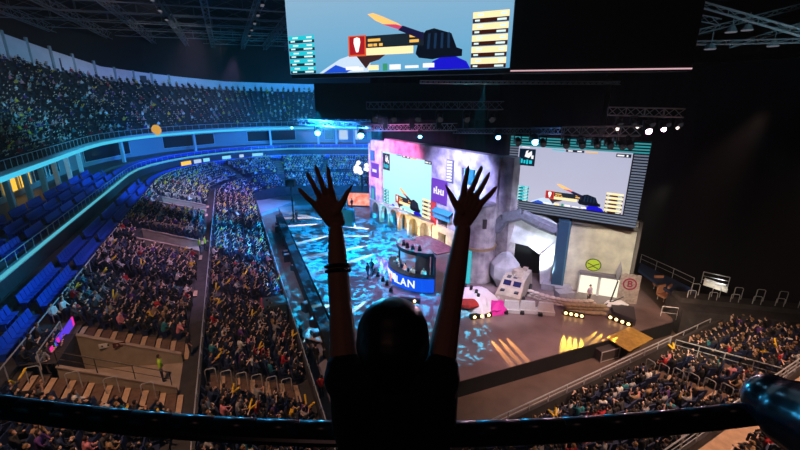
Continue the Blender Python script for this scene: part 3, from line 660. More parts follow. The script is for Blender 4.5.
# ------------------------------------------------------------------ stage rigging
LIT = {}
def mhead(loc, tgt, label, group=None, glow=None, size=1.0):
    key = glow; 
    if key not in LIT:
        t = thing('stage_light', loc, label, 'lamp', 0, group)
        mb = MB(); mb.box((0, 0, .0), (.5, .4, .16)); mb.build('base', M_blackmetal, t, True)
        mb = MB(); mb.box((-.28, 0, -.3), (.07, .16, .6)); mb.box((.28, 0, -.3), (.07, .16, .6)); mb.box((0, 0, -.02), (.6, .14, .1)); mb.build('yoke', M_blackmetal, t, True)
        mb = MB(); mb.tube((0, .1, -.3), (0, -.3, -.62), .2, 10, .25); hd = mb.build('lamp_head', M_blackmetal, t, True)
        mb = MB(); mb.sphere((0, -.31, -.63), .23, 10, 6, (1, .6, 1)) ; mb.build('lens', em('lens_' + (glow or 'off'), {'blue': (.15, .5, 1), 'cyan': (.1, .75, 1), 'pink': (1, .55, .8), 'warm': (1, .8, .7)}.get(glow, (.05, .05, .06)), {'blue': 12, 'cyan': 12, 'pink': 16, 'warm': 3}.get(glow, .3)), hd, True)
        LIT[key] = t
    else:
        t = copy_tree(LIT[key]); t.location = loc; tag(t, label, 'lamp', group)
    t.scale = (size,) * 3
    return t
def bar(a, b, h, label, m=None): return truss(a, b, h, h, .045, label, name='lighting_truss', m=m, panel=h)
bar(atY(563, 131, 29.5), atY(641, 131, 26.5), .6, 'silver lighting truss hung before the top of the right screen')
for i, x in enumerate((566, 582, 597, 610, 622, 630)): mhead(atY(x, 136.5, 29 - i * .45), None, f'dark moving head lamp under the right screen truss, {ORD[i]} from the left', 'lamps on the right screen truss', None, 1.0)
bar(atY(608, 111, 30), atY(684, 113, 28), .55, 'lighting truss at the upper right above the pink lamps')
for i, x in enumerate((620, 634, 652, 668, 680)): mhead(atY(x, 117, 29), None, f'unlit lamp hung on the upper right truss, {ORD[i]} from the left', 'unlit lamps on the upper right truss', None, .8)
mhead(atY(648, 121.5, 29), None, 'glowing pink lamp on the upper right truss, left of two', None, 'pink', 1.0); mhead(atY(663, 121.5, 29), None, 'glowing pink lamp on the upper right truss, right of two', None, 'pink', .8)
mhead(atY(617, 123, 29), None, 'small warm lamp left of the two pink lamps', None, 'warm', .6); mhead(atY(637, 122, 29), None, 'slim warm lamp directly left of the brighter pink lamp', None, 'warm', .5)
mhead(atY(677, 123, 29), None, 'slim warm lamp right of the pink lamps', None, 'warm', .5)
bar(atY(368, 105.5, 38), atY(503, 105.5, 33), .6, 'dark lighting truss hung below the central screen', M_roof)
for i, x in enumerate((375, 394, 418, 440, 467, 492)): mhead(atY(x, 111, 36), None, f'dark lamp under the truss below the central screen, {ORD[i]} from the left', 'lamps under the central truss', None, 1.1)
bar(atY(362, 128, 60), atY(455, 127, 48), .8, 'blue-lit lighting truss above the castle wall')
bar(atY(290, 121, 62), atY(378, 127, 60), .8, 'far blue-lit truss over the far stand', M_roof)
bar(atY(455, 131, 46), atY(563, 131, 34), .5, 'lighting truss from above the castle wall to the right screen', M_roof)
for x, y, Y, g, s_, l_ in ((318, 124, 60, 'cyan', 1.9, 'bright cyan lamp over the far stand'), (361, 126, 60, 'cyan', 2.0, 'bright cyan lamp near the castle wall left end'), (420, 131, 50, 'cyan', 1.0, 'small cyan lamp above the castle wall'),
                      (498, 130, 38, 'blue', 1.0, 'blue lamp just left of the right screen corner'), (535, 131, 36, 'blue', 1.4, 'bright blue lamp above the right screen'), (292, 124, 62, 'cyan', .8, 'small cyan lamp on the left of the far truss')):
    mhead(atY(x, y, Y), None, l_, None, g, s_)
mhead(atY(518, 135, 33), None, 'dark lamp above the right screen corner, left of a pair', None, None, 1); mhead(atY(543, 136, 32), None, 'dark lamp above the right screen corner, right of a pair', None, None, 1)
bar(atY(420, 82, 40), atY(620, 83, 38), .25, 'thin pale batten under the hanging screen')
# hanging speaker cluster beads at the far left
for i in range(4):
    mb = MB(); mb.tube((0, 0, 0), (0, 0, 7), .02, 4); mb.box((0, 0, -.5), (.5, .5, 1)); o = mb.build('hanging_speaker', M_blackmetal, None, True); o.location = atY(385 + i * 27, 118, 41); tag(o, 'small speaker hung from cable among the rigging', 'speaker', 'speakers hung in the rigging')

# ------------------------------------------------------------------ stage props, right
# rock tunnel
t = thing('rock_tunnel', (12.4, 35.6, 1.2), 'faceted grey rock tunnel set piece with a dark mouth', 'stage set', R(-22))
M_rock = mat('painted_rock', (.62, .6, .64), .8, noise=.4, scale=.8, bump=.3)
def ring(mb, pts_in, pts_out, y0, y1):
    for i in range(len(pts_in) - 1):
        a, b, c, d_ = pts_in[i], pts_in[i + 1], pts_out[i + 1], pts_out[i]
        mb.prism([(a[0], y0, a[1]), (b[0], y0 + .2 * (i % 2), b[1]), (c[0], y0 + .5, c[1]), (d_[0], y0 + .5, d_[1])], (0, y1 - y0, 0))
mb = MB(); ring(mb, [(-2.0, 0), (-2.1, 2.2), (-1.9, 3.9), (-.2, 3.7), (.9, 2.9), (1.2, 0)], [(-3.1, 0), (-3.2, 3.0), (-2.4, 6.4), (1.0, 6.8), (3.1, 5.4), (3.1, 0)], 0, 2.5); mb.build('mouth', M_rock, t, True)
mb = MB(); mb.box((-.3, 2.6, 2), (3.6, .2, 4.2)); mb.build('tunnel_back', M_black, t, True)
mb = MB(); pts = [(-3.4, -.1, 5.0), (-2.6, -.3, 6.3), (-1.0, -.4, 6.9), (.6, -.4, 6.2), (2.0, -.3, 5.7), (3.2, -.1, 5.8)]
for a, b in zip(pts, pts[1:]): mb.tube(a, b, .55, 7)
mb.build('rock_arch', mat('grey_rock', (.22, .22, .27), .8, noise=.3), t, True)
random.seed(3)
mb = MB(); mb.sphere((9.9, 34.6, 2.9), 1.5, 7, 5, (.9, .8, 1.25), .25); tag(mb.build('boulder', M_rock), 'tall pale faceted boulder left of the tunnel mouth', 'boulder')
mb = MB(); mb.box((14.6, 34.0, 4.6), (.9, .6, 6.8), R(-20)); mb.m = 1; mb.box((15.0, 33.6, 4.6), (.16, .16, 6.8), R(-20)); tag(mb.build('pillar', [mat('teal_pillar', (.02, .06, .11), .6), mat('teal_edge', (.06, .15, .2))]), 'dark blue pillar between the tunnel and the concrete panel', 'pillar')
spot((15.0, 32.5, 1.5), (14.9, 34.2, 5), 60, (.1, .8, 1), 70, .8, rad=.1)
spot((13.4, 32.9, 2.2), (13.3, 35.6, 4.6), 520, (.85, 1, 1), 70, .8, rad=.1)
# concrete panel
pa, pb = Vector((15.4, 34.2, 0)), Vector((20.45, 32.2, 0)); pr = math.atan2(pb.y - pa.y, pb.x - pa.x); PW = (pb - pa).length
t = thing('concrete_set_wall', (pa.x, pa.y, 1.2), 'weathered concrete set wall with a painted yellow-green emblem', 'stage set', pr)
mb = MB(); mb.box((PW / 2, .3, 3.6), (PW, .5, 7.2)); mb.build('panel', mat('weathered_concrete', (.62, .58, .48), .85, col2=(.42, .38, .33), scale=.9, bump=.3), t, True)
mb = MB(); mb.box((PW / 2, -.05, 6.5), (PW, .25, .35)); mb.box((PW - .1, .2, 3.6), (.25, .8, 7.2)); mb.build('ledge', mat('dirty_ledge', (.15, .13, .12), .9), t, True)
mb = MB(); ex, ez = 2.25, 2.75
def disc(mb, cx, cz, r, y, th=.04, n=24, sx=1): mb.prism([(cx + math.cos(2 * math.pi * i / n) * r * sx, y, cz + math.sin(2 * math.pi * i / n) * r) for i in range(n)], (0, th, 0))
disc(mb, ex, ez, .6, .02, .03, sx=1.1); mb.m = 1; disc(mb, ex, ez, .52, .0, .03, sx=1.1); mb.m = 0
for a, b in (((-.5, .15), (0, -.05)), ((0, -.05), (.48, .2)), ((-.38, -.32), (0, -.12)), ((0, -.12), (.4, -.3))): mb.tube((ex + a[0], -.02, ez + a[1]), (ex + b[0], -.02, ez + b[1]), .04, 5)
mb.build('emblem', [mat('emblem_dark', (.05, .09, .02)), mat('emblem_green', (.55, .75, .05), .6)], t, True)
for k, (x, l_) in enumerate(((2.05, 'bright white lit doorway panel, left of two under the emblem'), (3.75, 'bright white lit doorway panel, right of two under the emblem'))):
    tt = thing('lit_doorway', (pa.x, pa.y, 1.2), l_, 'doorway', pr)
    mb = MB(); mb.box((x, -.3, 1.0), (1.45, .08, 1.9)); mb.build('panel', em('panel_white', (1, .93, .72), 1.1), tt, True)
    mb = MB(); mb.box((x, -.4, 2.05), (1.7, .5, .3)); mb.build('lintel', mat('lintel_grey', (.18, .16, .2), .8), tt, True)
    mb = MB(); mb.box((x - .8, -.3, 1.0), (.1, .3, 2.0)); mb.box((x + .8, -.3, 1.0), (.1, .3, 2.0)); mb.build('jamb', M_white, tt, True)
t = thing('target_board', atz(626, 303, 1.2), 'upright wooden board with a dark red circled letter B', 'sign', R(-18))
mb = MB()
for i in range(6): mb.box((-.65 + i * .26, 0, 1.35 + .05 * (i % 2)), (.25, .12, 2.7))
mb.build('boards', mat('grey_wood', (.45, .36, .33), .7, noise=.4, scale=5), t, True)
M_red = mat('stencil_red', (.25, .01, .05), .7)
mb = MB(); n = 24
for i in range(n):
    a0, a1 = 2 * math.pi * i / n, 2 * math.pi * (i + 1) / n
    mb.prism([(.55 * math.cos(a0), -.08, 1.85 + .55 * math.sin(a0)), (.55 * math.cos(a1), -.08, 1.85 + .55 * math.sin(a1)), (.43 * math.cos(a1), -.08, 1.85 + .43 * math.sin(a1)), (.43 * math.cos(a0), -.08, 1.85 + .43 * math.sin(a0))], (0, .03, 0))
mb.build('painted_ring', M_red, t, True)
def text(s_, size, m, parent, loc, rot=(R(90), 0, 0), name='lettering', ext=.01, shear=0):
    c = D.curves.new(name, 'FONT'); c.body = s_; c.size = size; c.extrude = ext; c.align_x = 'CENTER'; c.align_y = 'CENTER'; c.offset = size * .02; c.shear = shear
    o = D.objects.new(name, c); COL.objects.link(o); c.materials.append(m); dg = bpy.context.evaluated_depsgraph_get(); dg.update(); me = D.meshes.new_from_object(o.evaluated_get(dg)); D.objects.remove(o); o = D.objects.new(name, me); COL.objects.link(o); o.parent = parent; o.location = loc; o.rotation_euler = rot; return o
text('B', .8, M_red, t, (0, -.09, 1.85))
mb = MB(); mb.sphere((19.1, 32.0, 3.9), .5, 6, 2, (.6, .2, 2)); tag(mb.build('painted_spike', mat('slate_cone', (.3, .28, .33), .8)), 'grey pointed cone fixed on the concrete wall above the board', 'prop')

# armoured vehicle
ang = math.atan2(30.2 - 33.2, 9.0 - 11.3)
t = thing('armoured_vehicle', atz(513, 297, 1.2), 'sand coloured armoured vehicle parked before the tunnel mouth', 'vehicle', R(-30)); t.scale = (.86, 1.1, .9)
M_sand = mat('sand_paint', (.55, .45, .36), .6, noise=.25, scale=2); M_tyre = mat('tyre', (.02, .02, .02), .9)
mb = MB()  # front towards -y
mb.add([(-1.25, -2.0, .5), (1.25, -2.0, .5), (1.25, -1.9, 1.15), (-1.25, -1.9, 1.15), (-1.15, -1.0, 1.55), (1.15, -1.0, 1.55), (-1.1, -.35, 2.15), (1.1, -.35, 2.15), (-1.1, 2.2, 2.15), (1.1, 2.2, 2.15), (-1.25, 2.3, .5), (1.25, 2.3, .5)],
       [(0, 1, 2, 3), (3, 2, 5, 4), (4, 5, 7, 6), (6, 7, 9, 8), (8, 9, 11, 10), (10, 11, 1, 0), (0, 3, 4, 6, 8, 10), (1, 11, 9, 7, 5, 2)])
mb.build('hull', M_sand, t, True)
mb = MB(); mb.box((-.5, -.7, 1.86), (.75, .08, .5), M=Matrix.Rotation(R(-48), 4, 'X')); mb.box((.5, -.7, 1.86), (.75, .08, .5), M=Matrix.Rotation(R(-48), 4, 'X')); mb.build('windscreen', mat('dark_glazing', (.02, .02, .08), .1), t, True)
mb = MB(); mb.tube((0, .9, 2.15), (0, .9, 2.6), .65, 8, .5); mb.box((-.3, 1.7, 2.3), (.5, .5, .3)); mb.box((.5, 1.9, 2.3), (.5, .4, .3)); mb.tube((0, .5, 2.45), (0, -.4, 2.55), .06); mb.box((.45, .1, 2.25), (.5, .35, .2)); mb.build('turret', M_sand, t, True)
mb = MB(); mb.box((-.55, -.1, 2.19), (.4, .5, .05)); mb.box((.1, -.1, 2.19), (.4, .3, .05)); mb.box((-.7, -1.45, 1.42), (.4, .3, .12)); mb.box((.7, -1.45, 1.42), (.4, .3, .12)); mb.build('hatch', mat('dark_hatch', (.05, .05, .08), .6), t, True)
for sx in (-1, 1):
    for yy in (-1.2, 1.4):
        mb = MB(); mb.tube((sx * 1.1, yy, .5), (sx * 1.4, yy, .5), .5, 14); mb.build('wheel', M_tyre, t, True)
for sx in (-.85, .85): mb = MB(); mb.tube((sx, -1.98, .85), (sx, -2.06, .85), .13, 10); mb.build('headlight', M_white, t, True)
spot((8.8, 30.2, 1.5), (9.2, 30.9, 1.6), 420, (.05, .15, 1), 140, .9, rad=.1)
# white blocks
for k, (x, y) in enumerate(((511, 311), (527, 311.5), (545, 313))):
    p = atz(x, y, 1.2); mb = MB(); mb.box((0, 0, .15), (1.45, .75, .3)); mb.box((0, 0, .6), (1.3, .5, .75), top=(.85, .5)); mb.m = 1; mb.box((-.45, -.5, .12), (.35, .35, .24))
    o = mb.build('barrier_block', [M_white, M_blackmetal], None, True); o.location = p; o.rotation_euler = (0, 0, R(-12))
    tag(o, ['white moulded barrier block, leftmost of three, beside the magenta cloth', 'white moulded barrier block, middle of three', 'white moulded barrier block, rightmost of three, nearest the sandbags'][k], 'barrier')
# parachute mound, magenta cloth
def mound(name, c, rx, ry, h, m, label, cat, seed=1, n=22, wr=.12):
    random.seed(seed); mb = MB(); mb.smooth = False; rows = 7; vs = []
    for j in range(rows):
        t = j / (rows - 1); rr = math.cos(t * math.pi / 2) ** .8
        for i in range(n):
            a = 2 * math.pi * i / n; q = 1 + wr * math.sin(a * 5 + seed) * (1 - t) + wr * (random.random() - .5)
            vs.append((c[0] + math.cos(a) * rx * rr * q, c[1] + math.sin(a) * ry * rr * q, c[2] + h * math.sin(t * math.pi / 2) * (1 + .1 * math.sin(a * 3))))
    fs = [(j * n + i, j * n + (i + 1) % n, (j + 1) * n + (i + 1) % n, (j + 1) * n + i) for j in range(rows - 1) for i in range(n)]
    mb.add(vs, fs); mb.add([v for v in vs[-n:]], [tuple(range(n))]); return tag(mb.build(name, m), label, cat)
pc = atz(474, 304, 1.2)
mound('parachute', pc, 2.0, 2.2, 1.3, mat('parachute_silk', (.85, .8, .85), .7), 'collapsed white parachute heaped on the stage', 'parachute', 2)
mound('red_patch', atz(468, 305, 2.0) , .9, .6, .5, MC['red_patch'], 'red cloth patch lying on the white parachute', 'cloth', 4, 12)
mound('magenta_cloth', atz(495, 310, 1.2), .95, .9, .8, mat('magenta_cloth', (.75, .02, .35), .6), 'crumpled magenta cloth beside the parachute', 'cloth', 5, 12, .3)
mound('blue_cloth', atz(463, 314, 1.2), .7, .6, .6, mat('ice_blue_cloth', (.35, .7, .85), .6), 'crumpled pale blue cloth at the parachute foot', 'cloth', 6, 12, .3)
mound('white_mound', atz(380, 270, 1.2), .9, 1.1, 1.3, MC['parachute_silk'], 'small white draped mound left of the commentator desk', 'cloth', 8, 12, .2)
fl = None
for k, (x, y, z) in enumerate(((465, 289, 2.2), (471, 291, 2.35), (476, 295, 2.35), (478, 299, 2.2), (383, 281, 1.25), (387, 285, 1.25), (378, 276, 1.25), (375, 272, 1.25), (391, 291, 1.25))):
    if fl is None:
        mb = MB(); mb.box((0, 0, .1), (.35, .3, .2)); mb.tube((0, 0, .2), (0, -.1, .5), .14, 8); fl = mb.build('floor_lamp', M_blackmetal, None, True); o = fl
    else: o = fl.copy(); COL.objects.link(o)
    o.location = atz(x, y, z); tag(o, 'small black floor lamp in the line on the parachute' if k < 4 else 'small black floor lamp in the line before the commentator desk', 'lamp', 'lamps on the parachute' if k < 4 else 'lamps before the desk')
# sandbags
random.seed(9); mb = MB(); mb.sphere((0, 0, 0), .5, 10, 6, (1.15, .55, .38)); mb.smooth = True
bagm = {'pink': mat('sandbag_pale', (.72, .6, .52), .9, noise=.2), 'tan': mat('sandbag_tan', (.5, .4, .25), .9, noise=.2)}
b1 = mb.build('sandbag', bagm['pink'], None, True); m2 = b1.data.copy(); m2.materials[0] = bagm['tan']; used = False
for row in range(3):
    for i in range(12):
        f = (i + .5 * (row % 2)) / 12; x = 530 + f * 64; y = 297 + f * 9 + 4.5 * math.sin(f * 3)
        p = atz(x, y, 1.2); p.z = 1.33 + row * .24; p.y -= row * .02
        o = b1 if not used else b1.copy()
        if used: COL.objects.link(o)
        used = True; o.location = p; o.rotation_euler = (random.uniform(-.1, .1), 0, R(-22 + random.uniform(-14, 14))); o.scale = (.6, .85, .8); tag(o, f'pale sandbag, {ORD[i]} from left, {["bottom", "middle", "top"][row]} layer of the curved wall by the white blocks', 'sandbag', 'sandbags of the pale wall')
for row in range(3):
    for i in range(8):
        f = (i + .5 * (row % 2)) / 8; p = atz(566 + f * 40, 313 + f * 2 - (2 if row else 0), 1.2); p.z = 1.35 + row * .24
        o = b1.copy(); o.data = m2; COL.objects.link(o); o.location = p; o.rotation_euler = (random.uniform(-.1, .1), 0, R(-5 + random.uniform(-20, 20))); o.scale = (.7, .9, .85); tag(o, f'yellow-lit tan sandbag, {ORD[i]} from left, {["bottom", "middle", "top"][row]} layer before the white doorways', 'sandbag', 'sandbags of the yellow-lit pile')
for k, (x, y) in enumerate(((550, 289), (562, 292), (564, 297), (645, 0))):
    if y: 
        mb = MB(); mb.box((0, 0, .3), (1.5, .9, .6)); o = mb.build('concrete_block', mat('block_grey', (.35, .33, .38), .8, noise=.2), None, True); o.location = atz(x, y, 1.2); o.rotation_euler = (0, 0, R(-30 + 20 * k))
        tag(o, ['grey block at the foot of the dark blue pillar', 'grey block right of the pillar foot', 'grey block just behind the pale sandbag wall'][k], 'block')
# LED floor bars with yellow beams
def ledbar(a, b, n, label, glow, beams):
    a, b = Vector(a), Vector(b); t = thing('led_bar', a, label, 'lamp', math.atan2(b.y - a.y, b.x - a.x)); L = (b - a).length
    mb = MB(); mb.box((L / 2, 0, .18), (L, .35, .36)); mb.build('housing', M_blackmetal, t, True)
    mb0 = None
    for i in range(n):
        mb = MB(); mb.tube((L * (i + .5) / n, -.17, .24), (L * (i + .5) / n, -.23, .24), .12, 8); mb.build('lens', glow, t, True)
        if i % beams[1] == 0:
            p = a + (b - a) * ((i + .5) / n) + Vector((0, 0, .45)); nrm = Vector(((b - a).y, -(b - a).x, 0)).normalized()
            spot(p + nrm * .3, p + nrm * (4.2 + beams[2]) + Vector((0, 0, -.52)), beams[0], beams[3], 6, .6, rad=.03)
G = em('lens_amber', (1, .6, .2), 6)
ledbar(atz(563, 314, 1.2), atz(584, 318, 1.2), 4, 'black LED bar with amber lenses before the yellow-lit sandbags', G, (1000, 1, 1.5, YEL))
ledbar(atz(608, 318, 1.2), atz(632, 327, 1.2), 4, 'black LED bar with amber lenses at the right stage corner', G, (1400, 1, 0, YEL))
ledbar(atz(470, 319, 1.2), atz(491, 316, 1.2), 3, 'black LED bar before the white parachute', G, (3600, 1, 1, (1, .5, .12)))
ledbar(atz(400, 301, 1.2), atz(420, 303, 1.2), 2, 'short LED bar on stage before the commentator desk', G, (200, 1, 0, (1, .6, .3)))
# projector board & dark wedge at right corner
mb = MB(); a = atz(613, 317, 1.2); mb.prism([a, atz(635, 326, 1.2), atz(633, 312, 1.2), atz(610, 308, 1.2)], (0, 0, .5)); tag(mb.build('stage_wedge', mat('wedge_dark', (.06, .05, .06), .5)), 'dark angular stage wedge behind the right amber LED bar', 'stage set')
t = thing('flat_wedge', atz(607, 309, 1.2), 'pale cloth bundle with crossed poles at the right sandbags', 'prop', 0)
mb = MB(); mb.sphere((0.8, .2, .3), .9, 8, 4, (1.2, .6, .4), .2); mb.build('cloth', MC['parachute_silk'], t, True); mb = MB(); mb.tube((-.6, 0, .2), (1.4, .3, 1.0), .05); mb.tube((.2, .2, .1), (.5, 0, 2.6), .06); mb.build('poles', M_blackmetal, t, True)
# stage corner tile with amber light put into its colour, flight case, skirt ramp
mb = MB(); P = [atz(625, 346, .9), atz(652, 337, .9), atz(638, 325, .9), atz(612, 333, .9)]
mb = MB(); mb.prism([(p.x, p.y, 1.2) for p in [atz(629, 352, 1.2), atz(653, 339, 1.2), atz(630, 327, 1.2), atz(606, 338, 1.2)]], (0, 0, .05)); tag(mb.build('stage_tile', mat('amber_lit_tile', (.6, .36, .08), .5, noise=.3)), 'stage tile with painted amber light at the right stage corner', 'panel')
t = thing('flight_case', atz(605, 357, 0), 'small dark flight case standing below the stage corner', 'case', R(20))
mb = MB(); mb.box((0, 0, .45), (1.7, .8, .8)); mb.build('body', mat('case_dark', (.07, .06, .06), .4), t, True); mb = MB()
for x in (-.85, .85):
    for y in (-.4, .4): mb.box((x, y, .45), (.06, .06, .84))
for z in (.06, .85): mb.box((0, -.4, z), (1.7, .05, .05)); mb.box((0, .4, z), (1.7, .05, .05))
mb.build('edge_trim', M_truss, t, True)

# ------------------------------------------------------------------ commentator desk
dc = Vector((2.3, 36.7, 1.2))
t = thing('commentator_booth', dc, 'curved commentator booth with blue lit front and wooden roof', 'booth', R(-53))
M_led = em('booth_blue', (.004, .09, .85), .95)
def arc(r, a0, a1, n): return [(r * math.sin(R(a0 + (a1 - a0) * i / n)), -r * math.cos(R(a0 + (a1 - a0) * i / n))) for i in range(n + 1)]
def arcwall(mb, r0, r1, z0, z1, a0=-58, a1=58, n=14, off=0):
    A, B = arc(r0, a0, a1, n), arc(r1, a0, a1, n)
    for i in range(n): mb.prism([(A[i][0], A[i][1] + off, z0), (A[i + 1][0], A[i + 1][1] + off, z0), (B[i + 1][0], B[i + 1][1] + off, z0), (B[i][0], B[i][1] + off, z0)], (0, 0, z1 - z0))
mb = MB(); arcwall(mb, 4.0, 3.9, .1, 1.45, off=.6); mb.build('blue_front', M_led, t, True)
mb = MB(); arcwall(mb, 3.95, 3.2, 1.45, 1.55, off=.6); mb.build('desk_top', M_blackmetal, t, True)
mb = MB(); arcwall(mb, 3.1, .2, 3.5, 3.62, off=.6); mb.prism([(-2.5, .3, 3.5), (2.9, -.9, 3.5), (3.3, 1.4, 3.5), (-1.2, 1.9, 3.5)], (0, 0, .11)); mb.build('roof', M_wood, t, True)
mb = MB(); arcwall(mb, 3.14, 3.06, 3.3, 3.62, off=.6); mb.build('roof_edge', M_blackmetal, t, True)
mb = MB(); arcwall(mb, 1.25, 1.15, 0, 3.5, off=.6); mb.box((2.4, -.75, 1.7), (.1, 1.6, 3.4), R(58)); mb.build('rear_wall', M_dark, t, True)
mb = MB()
for a in (-56, 56): x, y = arc(3.0, a, a, 1)[0]; mb = MB(); mb.tube((x, y + .6, 0), (x, y + .6, 3.5), .09, 6); mb.build('post', M_blackmetal, t, True)
Wt = em('letter_white', (.85, .92, 1), 1.1)
for ch, a, sz in (('L', 5, 1.05), ('A', 15, 1.05), ('N', 27, 1.05)):
    x, y = arc(4.02, a, a, 1)[0]; text(ch, sz, Wt, t, (x, y + .6, .78), (R(90), 0, R(a)))
mb = MB()    # illegible white mark before the letters
random.seed(5)
for i, a in enumerate((-40, -35, -30, -25, -20, -15, -10, -5, -1)):
    x, y = arc(4.02, a, a, 1)[0]; h = .25 + .5 * random.random() + (.3 if a > -22 else 0); mb.box((x, y + .6, .85 + .1 * random.random()), (.24, .03, h), R(a)); mb.box((x, y + .58, .8 + .3 * random.random()), (.36, .03, .12), R(a))
mb.build('white_mark', Wt, t, True)
mb = MB(); x, y = arc(4.05, -12, -12, 1)[0]; mb.box((x, y + .56, .65), (.4, .05, .8), R(-12)); mb.build('pink_mark', em('mark_pink', (.85, .35, .4), .9), t, True)
for k, a in enumerate((-20, 0, 18, 36)):
    x, y = arc(2.2, a, a, 1)[0]
    M_ = Matrix.Translation(dc) @ Matrix.Rotation(R(-53), 4, 'Z'); p = M_ @ Vector((x, y + .2, 3.62))
    o = fl.copy(); COL.objects.link(o); o.location = p; tag(o, 'small black lamp standing on the booth roof', 'lamp', 'lamps on the booth roof')
BOOTH = Matrix.Translation(dc) @ Matrix.Rotation(R(-53), 4, 'Z')
spot(BOOTH @ Vector((0, -5.5, 4.6)), BOOTH @ Vector((0, -2.4, 1.8)), 160, (1, .9, .8), 60, .9, rad=.2)
# arcade warm lights inside arches
for u, c in ((8.3, YEL), (11, (1, .8, .4)), (13.2, (1, .85, .6)), (3.5, (.1, .7, .9)), (16, (1, .8, .2))):
    spot(floc(u, -2.4, .5), floc(u, .6, 1.9), 150, c, 100, .9, rad=.1)
spot(floc(14.8, -2.2, .4), floc(15, 0, 4.5), 220, (1, .1, .05), 70, .9, rad=.1)
spot(floc(20, -3, .6), floc(20.2, 0, 8.5), 700, (.1, .9, 1), 40, .9, rad=.1)
spot(floc(1, -4, .6), floc(1, 0, 8.5), 500, (1, .1, .5), 60, .9, rad=.1)
# low floor-skimming beams giving streaks on the stage
random.seed(12)
for k, (x, y, tx, ty, c, W_) in enumerate(((345, 222, 290, 226, WH, 500), (345, 224, 295, 214, (.6, .9, 1), 500), (340, 226, 285, 235, (.6, .9, 1), 500), (352, 230, 300, 243, (.5, .9, 1), 500), (395, 240, 360, 247, (.5, .9, 1), 500), (400, 236, 350, 236, (.5, .9, 1), 500),
                                    (398, 246, 350, 262, (.5, .8, 1), 400), (345, 306, 395, 285, (.4, .9, 1), 0), (390, 285, 350, 312, (.35, .85, 1), 600), (376, 292, 320, 308, (.35, .85, 1), 600), (396, 232, 360, 228, WH, 500), (337, 218, 300, 218, (1, .8, .7), 400))):
    if not W_: continue
    a, b = atz(x, y, 1.2), atz(tx, ty, 1.2); d = (b - a).normalized()
    spot(a + Vector((0, 0, .55)), a + d * 8 + Vector((0, 0, -.1)), W_ * 36, c, 8, .8, rad=.03)

# far stage items
t = thing('monitor', atz(345, 226, 1.2), 'dark teal floor monitor beside the raised left hand', 'screen', R(-20)); mb = MB(); mb.box((0, 0, 1.3), (3.0, .5, 2.6)); mb.build('body', mat('teal_case', (.02, .1, .13), .5), t, True); mb = MB(); mb.box((0, -.27, 1.3), (2.7, .04, 2.3)); mb.build('display', em('dim_teal', (.01, .10, .14), .8), t, True)
t = thing('orange_screen', atz(360, 207, 1.2), 'long low orange and white lit screen at the far end of the stage', 'screen', R(-8)); mb = MB(); mb.box((.6, 0, 1.3), (5.2, .3, 2.0)); mb.build('display', mat('orange_glow', (.95, .14, .04), emit=1.0, col2=(1, .55, .4), scale=1.3), t, True); mb = MB(); mb.box((.6, .3, 1.2), (5.6, .3, 2.4)); mb.build('case', M_blackmetal, t, True)
mb = MB(); random.seed(4)
for i in range(16): mb.sphere((-7 + random.uniform(-1.2, 1.2), 72, 6.4 + random.uniform(-1, 1)), random.uniform(.25, .5), 8, 5)
tag(mb.build('light_cluster', em('cluster_white', (.9, .85, .75), 1.3)), 'bright white cluster lamp between the far stand and castle wall', 'lamp')
mb = MB(); mb.tube((-7, 72.3, 0), (-7, 72.3, 6.6), .2); tag(mb.build('light_pole', M_blackmetal), 'dark pole under the white cluster lamp', 'pole')

# ------------------------------------------------------------------ curtains and backstage right
def curtain(pts, z0, z1, label):
    mb = MB(); vs = []; n = 0
    for a, b in zip(pts, pts[1:]):
        a, b = Vector((*a, 0)), Vector((*b, 0)); L = (b - a).length; nr = Vector((-(b - a).y, (b - a).x, 0)).normalized(); k = int(L / .5)
        for i in range(k):
            p = a + (b - a) * i / k + nr * (.18 * math.sin(i * 1.9) + .08 * math.sin(i * .7)); vs += [(p.x, p.y, z0), (p.x, p.y, z1)]; n += 1
    mb.add(vs, [(2 * i, 2 * i + 2, 2 * i + 3, 2 * i + 1) for i in range(n - 1)]); mb.smooth = True
    return tag(mb.build('drape', mat('drape_black', (.005, .006, .008), .95, spec=0)), label, 'curtain')
curtain([(-4.5, 64), (4, 60), (14, 48), (22, 44)], 0, 30, 'tall black drape behind the castle wall and screen')
curtain([(22, 44), (29, 36), (33, 27), (52, 18)], 0, 21.3, 'tall black drape closing the arena on the right')
spot((22, 27, 17), (34, 24, 6), 450, (.15, .6, .8), 30, .9, rad=.1)
def P3(x, y, z): return atz(x, y, z)
t = thing('backstage_platform', P3(660, 300, .9), 'dark blue platform and ramp behind the stage on the right', 'platform'); mb = MB()
mb.prism([P3(640, 265, 1.2), P3(690, 290, 1.2), P3(715, 312, 1.2), P3(722, 322, 1.2), P3(700, 322, 1.2), P3(672, 296, 1.2), P3(638, 272, 1.2)], (0, 0, .25)); mb.build('deck', mat('deck_blue', (.04, .08, .2), .5), t)
rail([P3(640, 263, 1.5), P3(672, 278, 1.5), P3(692, 288, 1.5)], 1.0, 'dim rail along the far edge of the backstage platform', r=.03)
rail([P3(660, 318, 1), P3(676, 320, 1), P3(694, 316, 1), P3(706, 322, 1)], 1.1, 'pale rail near the front edge of the backstage platform', r=.035)
rail([P3(692, 313, 1), P3(708, 318, 1), P3(707, 327, 1)], 1.1, 'small pale rail corner beside the backstage ramp', r=.035)
t = thing('lit_platform', P3(715, 293, 1.8), 'small white-lit platform before the right drape', 'platform'); mb = MB(); mb.prism([P3(703, 285, 2.2), P3(727, 293, 2.2), P3(725, 289, 2.2), P3(704, 281, 2.2)], (0, 0, .35)); mb.build('deck', mat('pale_deck', (.75, .7, .6), .6), t)
